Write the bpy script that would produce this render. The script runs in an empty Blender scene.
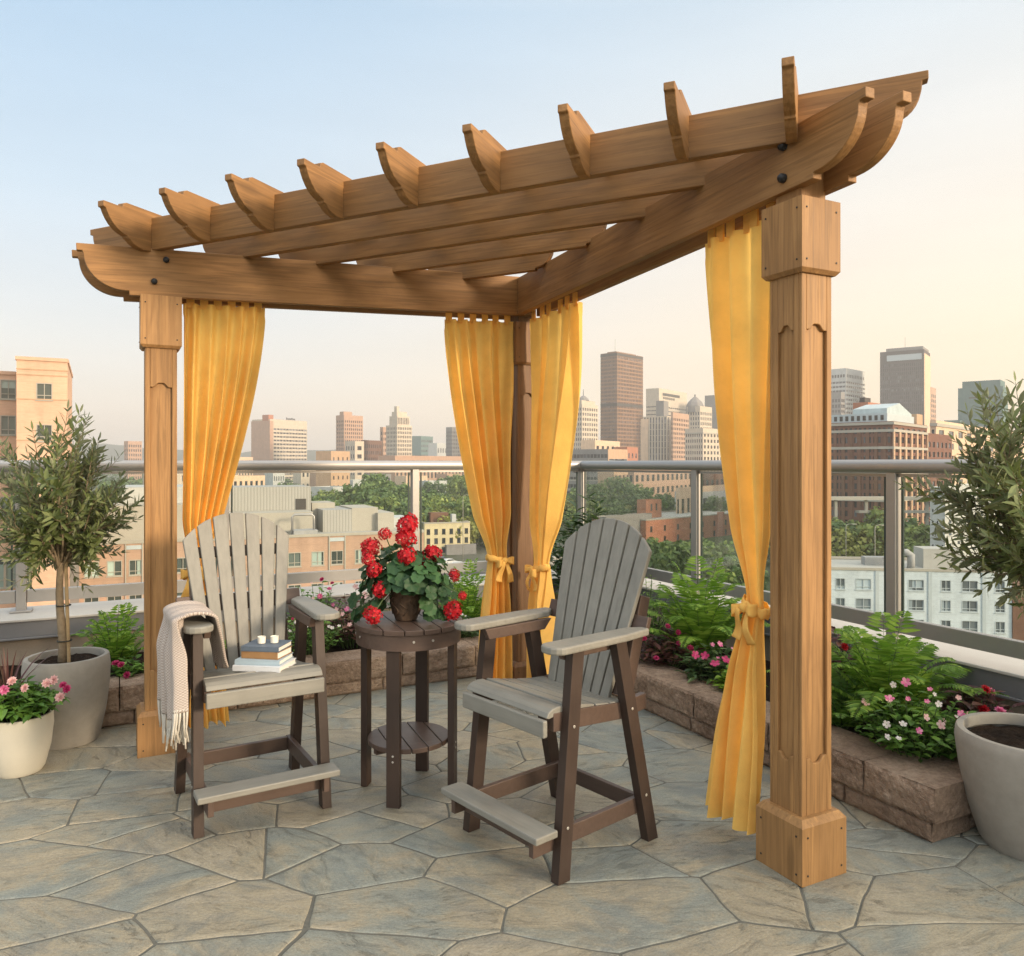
import bpy, bmesh, math, random
from mathutils import Vector, Matrix, noise
PI = math.pi
S = bpy.context.scene
COL = S.collection
random.seed(7)
# ------------------------------------------------------------------ view
EYE, FPX, HOR, YAW = 1.5, 780.0, 463.0, math.radians(27)
CS, SN = math.cos(YAW), math.sin(YAW)
def c2w(X, Y, z=0.0):
    return Vector((CS*X + SN*Y, -SN*X + CS*Y, z))
def ray(px, d, z=0.0):
    return c2w((px-512)/FPX*d, d, z)
def flo(px, py, z=0.0):
    return ray(px, FPX*(EYE-z)/(py-HOR), z)
def zat(py, d):
    return EYE + (HOR-py)*d/FPX
cam = bpy.data.cameras.new('camera')
cam.lens = FPX/1024*36; cam.sensor_width = 36; cam.sensor_fit = 'HORIZONTAL'
cam.shift_y = -15/1024; cam.clip_start = 0.05; cam.clip_end = 9000
co = bpy.data.objects.new('camera', cam); COL.objects.link(co)
co.location = (0, 0, EYE); co.rotation_euler = (PI/2, 0, -YAW)
S.camera = co
# ------------------------------------------------------------------ materials
MATS = {}
class NT:
    def __init__(s, name):
        s.m = bpy.data.materials.new(name); s.m.use_nodes = True
        s.t = s.m.node_tree; s.t.nodes.clear()
        s.out = s.n('ShaderNodeOutputMaterial')
    def n(s, ty, **kw):
        nd = s.t.nodes.new(ty)
        for k, v in kw.items():
            if k in nd.inputs: nd.inputs[k].default_value = v
            else: setattr(nd, k, v)
        return nd
    def l(s, a, b): s.t.links.new(a, b)
    def math(s, op, a, b=None, c=None, clamp=False):
        nd = s.n('ShaderNodeMath', operation=op); nd.use_clamp = clamp
        for i, v in enumerate((a, b, c)):
            if v is None: continue
            if isinstance(v, (int, float)): nd.inputs[i].default_value = v
            else: s.l(v, nd.inputs[i])
        return nd.outputs[0]
    def vscale(s, v, sc):
        nd = s.n('ShaderNodeVectorMath', operation='MULTIPLY'); s.l(v, nd.inputs[0])
        nd.inputs[1].default_value = sc; return nd.outputs[0]
    def vadd(s, a, b):
        nd = s.n('ShaderNodeVectorMath', operation='ADD'); s.l(a, nd.inputs[0])
        if hasattr(b, 'is_linked'): s.l(b, nd.inputs[1])
        else: nd.inputs[1].default_value = b
        return nd.outputs[0]
    def noise(s, v, scale=5, detail=3, rough=.55, dist=0.0):
        nd = s.n('ShaderNodeTexNoise'); s.l(v, nd.inputs['Vector'])
        nd.inputs['Scale'].default_value = scale; nd.inputs['Detail'].default_value = detail
        nd.inputs['Roughness'].default_value = rough; nd.inputs['Distortion'].default_value = dist
        return nd.outputs['Fac']
    def ramp(s, f, stops, mode='LINEAR'):
        nd = s.n('ShaderNodeValToRGB'); s.l(f, nd.inputs[0]); cr = nd.color_ramp; cr.interpolation = mode
        while len(cr.elements) < len(stops): cr.elements.new(.5)
        for e, (p, c) in zip(cr.elements, stops):
            e.position = p; e.color = (c[0], c[1], c[2], 1) if not isinstance(c, (int, float)) else (c, c, c, 1)
        return nd.outputs[0]
    def mix(s, f, a, b, mode='MIX'):
        nd = s.n('ShaderNodeMix', data_type='RGBA', blend_type=mode)
        for i, v in ((0, f), (6, a), (7, b)):
            if isinstance(v, (int, float)): nd.inputs[i].default_value = v
            elif isinstance(v, tuple): nd.inputs[i].default_value = (v[0], v[1], v[2], 1)
            else: s.l(v, nd.inputs[i])
        return nd.outputs[2]
    def bump(s, h, strength=.3, dist=.01):
        nd = s.n('ShaderNodeBump'); s.l(h, nd.inputs['Height'])
        nd.inputs['Strength'].default_value = strength; nd.inputs['Distance'].default_value = dist
        return nd.outputs[0]
    def pbsdf(s, col, rough=.6, nrm=None, spec=.4, metal=0.0):
        nd = s.n('ShaderNodeBsdfPrincipled')
        for k, v in (('Base Color', col), ('Roughness', rough), ('Metallic', metal), ('Specular IOR Level', spec)):
            if isinstance(v, tuple): nd.inputs[k].default_value = (v[0], v[1], v[2], 1)
            elif isinstance(v, (int, float)): nd.inputs[k].default_value = v
            else: s.l(v, nd.inputs[k])
        if nrm is not None: s.l(nrm, nd.inputs['Normal'])
        return nd.outputs[0]
    def fin(s, sh):
        s.l(sh, s.out.inputs['Surface']); MATS[s.m.name] = s.m; return s.m
    def obj(s): return s.n('ShaderNodeTexCoord').outputs['Object']
    def rnd(s): return s.n('ShaderNodeObjectInfo').outputs['Random']
    def isl(s): return s.n('ShaderNodeNewGeometry').outputs['Random Per Island']
    def pos(s): return s.n('ShaderNodeNewGeometry').outputs['Position']
def srgb(r, g, b):
    f = lambda v: (v/255/12.92) if v/255 <= .04045 else ((v/255+.055)/1.055)**2.4
    return (f(r), f(g), f(b))
def sc(c, k): return (c[0]*k, c[1]*k, c[2]*k)

def wood(name, axis, base, rough=.55, big=1.0):
    t = NT(name); v = t.obj()
    r = t.rnd()
    off = t.n('ShaderNodeCombineXYZ')
    for i in range(3): t.l(t.math('MULTIPLY', r, 17.0+9*i), off.inputs[i])
    v = t.vadd(v, off.outputs[0])
    def st(along, across):
        q = [across]*3; q[axis] = along; return tuple(q)
    n1 = t.noise(t.vscale(v, st(.55*big, 9*big)), 1.0, 3, .5, .4)
    ring = t.math('SINE', t.math('MULTIPLY', n1, 64.0))
    ring = t.math('MULTIPLY_ADD', ring, .5, .5)
    n2 = t.noise(t.vscale(v, st(3.0, 120)), 1.0, 3, .6)
    n3 = t.noise(t.vscale(v, st(.5, 2.2)), 1.0, 2, .5)
    f = t.math('ADD', t.math('MULTIPLY', ring, .20), t.math('ADD', t.math('MULTIPLY', n2, .60), t.math('MULTIPLY', n3, .35)))
    col = t.ramp(f, [(.25, sc(base, .58)), (.55, base), (.85, (base[0]*1.25, base[1]*1.30, base[2]*1.4))])
    k = t.n('ShaderNodeTexVoronoi', feature='F1'); t.l(t.vscale(v, st(1.3, 5.0)), k.inputs['Vector']); k.inputs['Scale'].default_value = 1.0
    kn = t.ramp(k.outputs['Distance'], [(.0, 1.0), (.07, .75), (.13, 0.0)])
    col = t.mix(t.math('MULTIPLY', kn, .75), col, sc(base, .33))
    blo = t.noise(t.vscale(v, st(1.1, 3.2)), 1.6, 6, .65, .6)
    col = t.mix(t.ramp(blo, [(.42, 0.0), (.66, .55)]), col, (base[0]*.62, base[1]*.60, base[2]*.62))
    col = t.mix(t.math('MULTIPLY', r, .42), col, sc(base, .58))
    fl = t.noise(t.vscale(v, st(2.2, 70)), 1.0, 5, .7, .3)
    col = t.mix(t.ramp(fl, [(.54, 0.0), (.62, .42)]), col, sc(base, .42))
    fl2 = t.noise(t.vscale(v, st(1.2, 34)), 1.0, 5, .65, .5)
    col = t.mix(t.ramp(fl2, [(.56, 0.0), (.66, .38)]), col, (base[0]*1.5, base[1]*1.5, base[2]*1.45))
    h = t.math('ADD', t.math('MULTIPLY', n2, .7), t.math('MULTIPLY', fl, -.6))
    return t.fin(t.pbsdf(col, t.math('MULTIPLY_ADD', n2, .25, rough-.1), t.bump(h, .22, .004), .35))
WB = (.315, .163, .058)
wood('wood_along', 0, WB); wood('wood_up', 2, (.365, .196, .074))
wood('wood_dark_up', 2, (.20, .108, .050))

def plastic(name, base, axis=0, rough=.5):
    t = NT(name); v = t.vadd(t.obj(), t.n('ShaderNodeVectorMath').outputs[0]); r = t.rnd()
    q = [26.0]*3; q[axis] = 2.0
    n = t.noise(t.vscale(v, tuple(q)), 2.0, 4, .6)
    n2 = t.noise(v, 7, 4, .6)
    f = t.math('ADD', t.math('MULTIPLY', n, .55), t.math('MULTIPLY', n2, .45))
    col = t.ramp(f, [(.25, sc(base, .72)), (.5, base), (.75, sc(base, 1.22))])
    col = t.mix(t.math('MULTIPLY', r, .22), col, sc(base, .7))
    return t.fin(t.pbsdf(col, t.math('MULTIPLY_ADD', n2, .3, rough-.12), t.bump(n, .25, .003), .4))
plastic('grey_lumber', (.222, .213, .182), 0); plastic('grey_lumber_up', (.222, .213, .182), 2)
plastic('brown_lumber', (.046, .029, .0215), 2, .45); plastic('brown_lumber_flat', (.095, .062, .047), 0, .42)

def speck(name, base, scale=30, var=.3, rough=.8, bumpk=.3, bd=.005, spec=.3, rand=0.0, metal=0.0, det=5):
    t = NT(name); v = t.obj()
    n = t.noise(v, scale, det, .65); n2 = t.noise(v, scale*.09, 3, .55)
    f = t.math('ADD', t.math('MULTIPLY', n, .5), t.math('MULTIPLY', n2, .5))
    col = t.ramp(f, [(.3, sc(base, 1-var)), (.5, base), (.72, sc(base, 1+var))])
    if rand: col = t.mix(t.math('MULTIPLY', t.rnd(), rand), col, sc(base, .45))
    return t.fin(t.pbsdf(col, rough, t.bump(n, bumpk, bd) if bumpk else None, spec, metal))
speck('bolt_dark', (.02, .02, .022), 60, .3, .45, 0)
speck('bolt_light', (.5, .48, .43), 60, .2, .4, 0, metal=.6)
speck('concrete_grey', (.275, .255, .22), 22, .16, .75, .25, .003)
speck('ceramic_cream', (.60, .56, .46), 12, .06, .38, .05, .002)
speck('terracotta_dark', (.085, .055, .035), 40, .5, .75, .8, .006)
speck('soil', (.030, .020, .014), 55, .6, .95, 1.0, .03, .1)
speck('stucco', (.33, .27, .205), 80, .12, .9, .3, .002)
speck('coping_pale', (.50, .475, .43), 9, .06, .6, .1, .002)
speck('fascia_metal', (.205, .205, .21), 20, .08, .45, 0, metal=.3)
speck('rail_metal', (.36, .35, .335), 20, .05, .38, 0, metal=.55)
speck('paper_white', (.68, .66, .61), 90, .06, .8, 0)
speck('book_blue', (.10, .13, .17), 40, .15, .55, 0)
speck('book_white', (.58, .60, .62), 40, .06, .45, 0)
speck('book_tan', (.30, .17, .075), 40, .15, .6, 0)
speck('book_pale_blue', (.33, .42, .48), 40, .06, .5, 0)
speck('wax_white', (.75, .72, .62), 20, .05, .45, 0)
speck('bark', (.20, .155, .10), 40, .4, .9, .8, .01)
speck('bark_dark', (.07, .05, .035), 40, .4, .9, .8, .01)
speck('stake', (.33, .24, .13), 40, .2, .8, .3, .003)
speck('tie_dark', (.03, .03, .025), 30, .2, .7, 0)
speck('stem_green', (.06, .10, .03), 30, .3, .6, 0)

def stone_block():
    t = NT('split_stone'); v = t.obj(); w = t.pos()
    n = t.noise(w, 38, 7, .7); n2 = t.noise(w, 3.2, 3, .5); isl = t.isl()
    f = t.math('ADD', t.math('MULTIPLY', n, .55), t.math('MULTIPLY', n2, .45))
    col = t.ramp(f, [(.30, (.10, .068, .048)), (.5, (.30, .215, .155)), (.70, (.50, .39, .295))])
    col = t.mix(t.math('MULTIPLY', isl, .45), col, (.22, .155, .11))
    n3 = t.noise(w, 16, 4, .7)
    col = t.mix(t.ramp(n3, [(.50, 0.0), (.70, .38)]), col, (.12, .085, .062))
    return t.fin(t.pbsdf(col, .9, t.bump(t.math('ADD', n, n3), 1.0, .02), .2))
stone_block()

def flagstone():
    t = NT('flagstone'); w = t.pos(); isl = t.isl()
    i2 = t.math('FRACT', t.math('MULTIPLY', isl, 37.7)); i3 = t.math('FRACT', t.math('MULTIPLY', isl, 91.3))
    ang = t.math('MULTIPLY_ADD', i2, 1.8, -.2)
    vr = t.n('ShaderNodeVectorRotate', rotation_type='Z_AXIS'); t.l(w, vr.inputs['Vector']); t.l(ang, vr.inputs['Angle'])
    off = t.n('ShaderNodeCombineXYZ')
    t.l(t.math('MULTIPLY', isl, 40.0), off.inputs[0]); t.l(t.math('MULTIPLY', i3, 40.0), off.inputs[1])
    v = t.vadd(vr.outputs[0], off.outputs[0])
    st = t.noise(t.vscale(v, (1.6, 4.6, 1)), 3.4, 11, .76, 1.2)          # split slate layers
    cl = t.noise(t.vscale(vr.outputs[0], (1, 1.9, 1)), 2.1, 8, .66, .9)
    bl = t.noise(w, 1.0, 3, .6)
    fine = t.noise(w, 90, 6, .75)
    tint = t.math('ADD', t.math('MULTIPLY', cl, .62), t.math('ADD', t.math('MULTIPLY', isl, .09), t.math('MULTIPLY', bl, .36)))
    c1 = t.ramp(tint, [(.40, (.170, .195, .184)), (.49, (.230, .240, .203)), (.575, (.315, .270, .185)), (.68, (.345, .305, .23))])
    c2 = t.ramp(st, [(.28, .45), (.40, .78), (.50, 1.0), (.62, 1.12), (.76, 1.30)])
    col = t.mix(1.0, c1, c2, 'MULTIPLY')
    # ledges where a layer has flaked off
    q = t.math('FRACT', t.math('MULTIPLY', st, 5.0)); led = t.ramp(q, [(.0, .55), (.10, 0.0)])
    led = t.math('MULTIPLY', led, t.ramp(t.noise(w, 1.7, 3), [(.42, 0.0), (.6, 1.0)]))
    col = t.mix(t.math('MULTIPLY', led, .8), col, (.10, .105, .10))
    dk = t.ramp(t.noise(w, 2.4, 7, .7, 1.0), [(.50, 0.0), (.64, .6)])
    col = t.mix(dk, col, (.13, .145, .142))
    col = t.mix(t.ramp(fine, [(.42, .0), (.60, .34)]), col, (.105, .105, .092))
    g3 = t.noise(w, 170, 3, .7); col = t.mix(t.ramp(g3, [(.50, 0.0), (.64, .30)]), col, (.36, .345, .29))
    h = t.math('ADD', t.math('MULTIPLY', st, .8), t.math('SUBTRACT', t.math('MULTIPLY', fine, .28), t.math('MULTIPLY', led, .25)))
    rough = t.math('MULTIPLY_ADD', st, .4, .23)
    return t.fin(t.pbsdf(col, rough, t.bump(h, .8, .012), .45))
speck('glass_edge', (.055, .075, .07), 30, .1, .3, 0)
speck('grout', (.115, .112, .095), 60, .25, .95, .6, .004, .15)
flagstone()

def cloth(name, base, trans=.45, scale=900, rough=.85):
    t = NT(name); v = t.pos()
    n = t.noise(v, 5, 4, .6); n2 = t.noise(v, scale, 2, .5); wr = t.noise(t.vscale(v, (1, 1, .5)), 22, 5, .6, .8)
    col = t.ramp(n, [(.3, sc(base, .88)), (.7, sc(base, 1.1))])
    col = t.mix(t.math('MULTIPLY', n2, .15), col, sc(base, .7))
    nr = t.bump(t.math('ADD', t.math('MULTIPLY', n2, .25), t.math('MULTIPLY', wr, 1.2)), .32, .008)
    p = t.pbsdf(col, rough, nr, .15)
    tr = t.n('ShaderNodeBsdfTranslucent'); t.l(col, tr.inputs['Color']); t.l(nr, tr.inputs['Normal'])
    m = t.n('ShaderNodeMixShader', Fac=trans); t.l(p, m.inputs[1]); t.l(tr.outputs[0], m.inputs[2])
    return t.fin(m.outputs[0])
cloth('curtain_gold', (.98, .655, .185), .40)

def blanket_mat():
    t = NT('blanket_weave'); v = t.n('ShaderNodeTexCoord').outputs['UV']
    a = t.n('ShaderNodeTexWave', wave_type='BANDS', bands_direction='DIAGONAL'); t.l(t.vscale(v, (55, 70, 1)), a.inputs['Vector']); a.inputs['Scale'].default_value = .5; a.inputs['Distortion'].default_value = .6
    ch = t.n('ShaderNodeTexChecker'); t.l(v, ch.inputs['Vector']); ch.inputs['Scale'].default_value = 62
    f = t.math('ADD', t.math('MULTIPLY', a.outputs['Fac'], .45), t.math('MULTIPLY', ch.outputs['Fac'], .45))
    col = t.ramp(f, [(.1, (.30, .25, .215)), (.5, (.43, .37, .325)), (.9, (.56, .50, .45))])
    return t.fin(t.pbsdf(col, .95, t.bump(f, .5, .004), .1))
blanket_mat(); cloth('fringe_white', (.66, .62, .54), .2)

def leafmat(name, c, c2=None, trans=.35, rough=.5, back=None, var=.5, spec=.35):
    t = NT(name); i = t.isl(); r = t.rnd()
    c2 = c2 or sc(c, 1.7)
    col = t.ramp(i, [(0, sc(c, 1-var*.6)), (.5, c), (1, c2)])
    col = t.mix(t.math('MULTIPLY', r, .35), col, sc(c, .62))
    if back:
        bf = t.n('ShaderNodeNewGeometry').outputs['Backfacing']
        col = t.mix(t.math('MULTIPLY', bf, .8), col, back)
    p = t.pbsdf(col, rough, None, spec)
    tr = t.n('ShaderNodeBsdfTranslucent'); t.l(col, tr.inputs['Color'])
    m = t.n('ShaderNodeMixShader', Fac=trans); t.l(p, m.inputs[1]); t.l(tr.outputs[0], m.inputs[2])
    return t.fin(m.outputs[0])
leafmat('olive_leaf', (.120, .155, .045), (.30, .345, .15), .35, .42, (.27, .29, .18))
leafmat('fern_leaf', (.145, .29, .03), (.36, .52, .085), .45, .5)
leafmat('bush_leaf', (0.101, 0.2173, 0.0342), (0.2484, 0.4347, 0.0698), .35, .45)
leafmat('geranium_leaf', (.032, .085, .030), (.068, .16, .055), .3, .5)
leafmat('dark_leaf', (0.0538, 0.1008, 0.0336), (0.1428, 0.2184, 0.0672), .25, .35)
leafmat('bronze_leaf', (0.1105, 0.0416, 0.0416), (0.221, 0.117, 0.0715), .3, .42)
leafmat('lime_leaf', (.20, .36, .035), (.38, .52, .08), .45, .5)
leafmat('grass_leaf', (0.156, 0.286, 0.039), (0.351, 0.52, 0.091), .4, .5)
leafmat('petal_red', (.50, .008, .018), (.70, .022, .034), .3, .55, var=.6)
leafmat('petal_pink', (.78, .16, .36), (.9, .42, .55), .35, .55, var=.3)
leafmat('petal_white', (.78, .70, .66), (.85, .82, .78), .35, .55, var=.15)
leafmat('petal_blush', (.85, .50, .48), (.88, .68, .62), .35, .55, var=.2)
leafmat('petal_magenta', (.52, .03, .14), (.72, .10, .26), .3, .55, var=.3)
leafmat('tree_leaf_a', (0.1838, 0.2512, 0.0568), (0.3895, 0.4538, 0.1217), .3, .6)
leafmat('tree_leaf_b', (0.1199, 0.1947, 0.0613), (0.2507, 0.3309, 0.1022), .3, .6)
leafmat('tree_leaf_c', (0.2426, 0.263, 0.0488), (0.4332, 0.4178, 0.1137), .3, .6)

def glass_mat():
    t = NT('clear_glass')
    tr = t.n('ShaderNodeBsdfTransparent'); tr.inputs[0].default_value = (.95, .97, .96, 1)
    g = t.n('ShaderNodeBsdfGlossy'); g.inputs['Roughness'].default_value = .02
    fr = t.n('ShaderNodeFresnel', IOR=1.35)
    m = t.n('ShaderNodeMixShader'); t.l(t.math('MULTIPLY', fr.outputs[0], .33), m.inputs[0]); t.l(tr.outputs[0], m.inputs[1]); t.l(g.outputs[0], m.inputs[2])
    return t.fin(m.outputs[0])
glass_mat()
def window_glass(name, c=(.03, .035, .04), var=.8, cell=(.4, .4, .3)):
    t = NT(name); w = t.pos(); r = t.rnd()
    wn = t.n('ShaderNodeTexWhiteNoise', noise_dimensions='3D')
    sn = t.n('ShaderNodeVectorMath', operation='FLOOR'); t.l(t.vscale(w, cell), sn.inputs[0]); t.l(sn.outputs[0], wn.inputs['Vector'])
    f = t.math('ADD', t.math('MULTIPLY', wn.outputs['Value'], .6), t.math('MULTIPLY', r, .4))
    col = t.ramp(f, [(.2, sc(c, .6)), (.6, c), (.72, sc(c, 1+var*1.5)), (.95, sc(c, 1+var*5))])
    return t.fin(t.pbsdf(col, .12, None, .6))
window_glass('pane_blue', (.13, .155, .165), .5); window_glass('pane_dark'); window_glass('pane_tower', (.05, .05, .055), .5); window_glass('pane_green', (.08, .10, .09), .9)
def brick_mat(name, base, mortar, sx=1.0):
    t = NT(name); o = t.n('ShaderNodeTexCoord').outputs['Object']
    n = t.noise(o, .35, 4, .6); n2 = t.noise(t.vscale(o, (1, 1, 6)), 1.2, 4, .7); n3 = t.noise(t.vscale(o, (1, 1, .12)), .8, 4, .6)
    sx_ = t.n('ShaderNodeSeparateXYZ'); t.l(o, sx_.inputs[0])
    course = t.math('PINGPONG', sx_.outputs[2], .55)
    col = t.ramp(t.math('ADD', t.math('MULTIPLY', n, .35), t.math('ADD', t.math('MULTIPLY', n2, .35), t.math('MULTIPLY', n3, .3))), [(.3, sc(base, .72)), (.5, base), (.7, sc(base, 1.22))])
    col = t.mix(t.ramp(course, [(.0, .35), (.06, 0.0)]), col, mortar)
    return t.fin(t.pbsdf(col, .85, None, .2))
for nm, b in (('wall_cream', (.62, .45, .31)), ('wall_tan', (.42, .28, .20)), ('wall_red', (.38, .165, .10)), ('wall_brown', (.16, .085, .055)),
              ('wall_bronze', (.235, .135, .08)), ('wall_white', (.44, .45, .43)), ('wall_peach', (.60, .385, .265)), ('wall_ice', (.52, .58, .60)), ('wall_stone', (.50, .43, .34)), ('wall_grey', (.22, .21, .20)),
              ('wall_yellow', (.55, .47, .29)), ('wall_teal', (.10, .17, .165)), ('wall_pink', (.42, .27, .19)), ('wall_darkbrick', (.17, .085, .06)),
              ('wall_charcoal', (.085, .075, .075)), ('wall_orange', (.46, .31, .20)), ('wall_paleblue', (.40, .47, .48))):
    brick_mat(nm, b, sc(b, .7))
speck('roof_grey', (.30, .30, .29), 1.2, .25, .9, 0, det=6); speck('roof_pale', (.37, .36, .325), 1.2, .14, .9, 0, det=6)
speck('trim_pale', (.37, .345, .29), 2, .1, .8, 0); speck('trim_dark', (.06, .055, .05), 2, .1, .7, 0); speck('trim_blue', (.42, .47, .48), 2, .1, .6, 0)
def ribbed():
    t = NT('ribbed_metal'); o = t.obj(); s_ = t.n('ShaderNodeSeparateXYZ'); t.l(o, s_.inputs[0])
    f = t.math('PINGPONG', t.math('ADD', s_.outputs[0], s_.outputs[1]), .22)
    col = t.ramp(f, [(.0, (.22, .215, .195)), (.06, (.32, .312, .28)), (.2, (.345, .335, .305))])
    return t.fin(t.pbsdf(col, .6, t.bump(f, .6, .1), .3))
ribbed()
speck('asphalt', (.050, .049, .047), 3, .2, .9, 0); speck('car_white', (.6, .6, .6), 3, .03, .3, 0); speck('car_dark', (.05, .06, .08), 3, .03, .3, 0); speck('car_red', (.35, .03, .03), 3, .03, .3, 0)
speck('rubber', (.02, .02, .02), 3, .1, .8, 0)
def ground_mat():
    t = NT('city_ground'); w = t.pos()
    a = t.noise(w, .012, 5, .6); b = t.noise(w, .15, 5, .7)
    col = t.ramp(a, [(.38, (.045, .065, .022)), (.5, (.06, .075, .03)), (.55, (.13, .12, .10)), (.66, (.19, .17, .14))])
    col = t.mix(t.math('MULTIPLY', b, .6), col, (.04, .055, .02))
    return t.fin(t.pbsdf(col, .95, None, .1))
ground_mat()
def hill_mat():
    t = NT('wooded_hill'); w = t.pos()
    b = t.noise(w, .03, 6, .75)
    return t.fin(t.pbsdf(t.ramp(b, [(.3, (.014, .026, .016)), (.55, (.035, .052, .026)), (.75, (.07, .075, .045))]), .95, None, .05))
hill_mat()
# ------------------------------------------------------------------ mesh helper
I4 = Matrix.Identity(4)
class MB:
    def __init__(s): s.v = []; s.f = []; s.mi = []; s.uv = None; s.cm = 0
    def add(s, vs, fs):
        b = len(s.v); s.v += [Vector(v) for v in vs]
        for f in fs: s.f.append(tuple(b+i for i in f)); s.mi.append(s.cm)
        return s
    def box(s, c, d, M=None):
        x, y, z = d[0]/2, d[1]/2, d[2]/2; c = Vector(c)
        vs = [Vector((sx*x, sy*y, sz*z)) for sx in (-1, 1) for sy in (-1, 1) for sz in (-1, 1)]
        vs = [(M @ v if M else v)+c for v in vs]
        return s.add(vs, [(0, 1, 3, 2), (4, 6, 7, 5), (0, 4, 5, 1), (2, 3, 7, 6), (0, 2, 6, 4), (1, 5, 7, 3)])
    def span(s, lo, hi): return s.box([(a+b)/2 for a, b in zip(lo, hi)], [b-a for a, b in zip(lo, hi)])
    def bar(s, p, q, w, h, up=(0, 0, 1)):
        # rectangular bar from p to q; w across, h along the up side
        p, q = Vector(p), Vector(q); d = (q-p); a = d.normalized(); u = Vector(up)
        y = u.cross(a)
        if y.length < 1e-5: y = Vector((0, 1, 0)).cross(a)
        y.normalize(); z = a.cross(y)
        vs = []
        for e in (p, q):
            for sy, sz in ((-1, -1), (1, -1), (1, 1), (-1, 1)): vs.append(e+y*sy*w/2+z*sz*h/2)
        return s.add(vs, [(0, 3, 2, 1), (4, 5, 6, 7), (0, 1, 5, 4), (1, 2, 6, 5), (2, 3, 7, 6), (3, 0, 4, 7)])
    def prism(s, poly, f0, f1):
        # poly: 2-D list; f0/f1: functions giving the two 3-D ends
        n = len(poly); vs = [f0(*p) for p in poly]+[f1(*p) for p in poly]
        return s.add(vs, [tuple(range(n))[::-1], tuple(range(n, 2*n))]+[(i, (i+1) % n, n+(i+1) % n, n+i) for i in range(n)])
    def tube(s, pts, rad, seg=8, caps=True):
        pts = [Vector(p) for p in pts]; n = len(pts)
        if not hasattr(rad, '__len__'): rad = [rad]*n
        up = None; vs = []
        for i, p in enumerate(pts):
            d = (pts[min(i+1, n-1)]-pts[max(i-1, 0)]).normalized()
            if up is None: up = Vector((0, 0, 1)) if abs(d.z) < .9 else Vector((1, 0, 0))
            x = up.cross(d).normalized(); up = d.cross(x)
            for k in range(seg):
                a = 2*PI*k/seg; vs.append(p+(x*math.cos(a)+up*math.sin(a))*rad[i])
        fs = [(i*seg+k, i*seg+(k+1) % seg, (i+1)*seg+(k+1) % seg, (i+1)*seg+k) for i in range(n-1) for k in range(seg)]
        if caps: fs += [tuple(range(seg))[::-1], tuple(range((n-1)*seg, n*seg))]
        return s.add(vs, fs)
    def lathe(s, prof, seg=40, c=(0, 0, 0), cap=False):
        vs = [(c[0]+r*math.cos(2*PI*k/seg), c[1]+r*math.sin(2*PI*k/seg), c[2]+z) for r, z in prof for k in range(seg)]
        n = len(prof)
        fs = [(i*seg+k, i*seg+(k+1) % seg, (i+1)*seg+(k+1) % seg, (i+1)*seg+k) for i in range(n-1) for k in range(seg)]
        if cap: fs += [tuple(range(seg))[::-1], tuple(range((n-1)*seg, n*seg))]
        return s.add(vs, fs)
    def grid(s, fn, nu, nv):
        vs = [fn(i/nu, j/nv) for j in range(nv+1) for i in range(nu+1)]
        return s.add(vs, [(j*(nu+1)+i, j*(nu+1)+i+1, (j+1)*(nu+1)+i+1, (j+1)*(nu+1)+i) for j in range(nv) for i in range(nu)])
    def leaf(s, p, d, nrm, L, W, fold=.25, droop=.0, seg=2):
        d = Vector(d).normalized(); nrm = Vector(nrm); x = d.cross(nrm)
        if x.length < 1e-4: x = d.cross(Vector((1, .3, 0)))
        x.normalize(); u = x.cross(d)
        p = Vector(p)
        if seg == 1:
            m = p+d*L*.5; t = p+d*L-u*droop*L
            return s.add([p, m+x*W/2+u*fold*W, t, m-x*W/2+u*fold*W], [(0, 1, 2), (0, 2, 3)])
        r1 = p+d*L*.33-u*droop*L*.12; r2 = p+d*L*.68-u*droop*L*.48; t = p+d*L*.97-u*droop*L
        h = u*fold*W
        vs = [p, r1, r2, t, r1+x*W*.5+h, r2+x*W*.40+h*.8, r1-x*W*.5+h, r2-x*W*.40+h*.8]
        return s.add(vs, [(0, 4, 1), (1, 4, 5, 2), (2, 5, 3), (0, 1, 6), (1, 2, 7, 6), (2, 3, 7)])
    def mesh(s, name, mats, smooth=False, fix=True):
        me = bpy.data.meshes.new(name); me.from_pydata([tuple(v) for v in s.v], [], s.f)
        if isinstance(mats, str): mats = [mats]
        for m in mats: me.materials.append(MATS[m])
        if len(mats) > 1: me.polygons.foreach_set('material_index', s.mi)
        if smooth: me.polygons.foreach_set('use_smooth', [True]*len(me.polygons))
        if s.uv:
            ul = me.uv_layers.new(name='uv'); vi = [0]*len(me.loops); me.loops.foreach_get('vertex_index', vi)
            ul.data.foreach_set('uv', [c for i in vi for c in s.uv[i]])
        if fix:
            bm = bmesh.new(); bm.from_mesh(me); bmesh.ops.recalc_face_normals(bm, faces=bm.faces); bm.to_mesh(me); bm.free()
        me.update(); return me
WORLD = {}
def link(name, data, parent=None, M=None):
    o = bpy.data.objects.new(name, data); COL.objects.link(o)
    M = (M or I4).copy()
    if parent: o.parent = parent
    o.matrix_basis = M            # M is local to the parent
    return o
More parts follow.
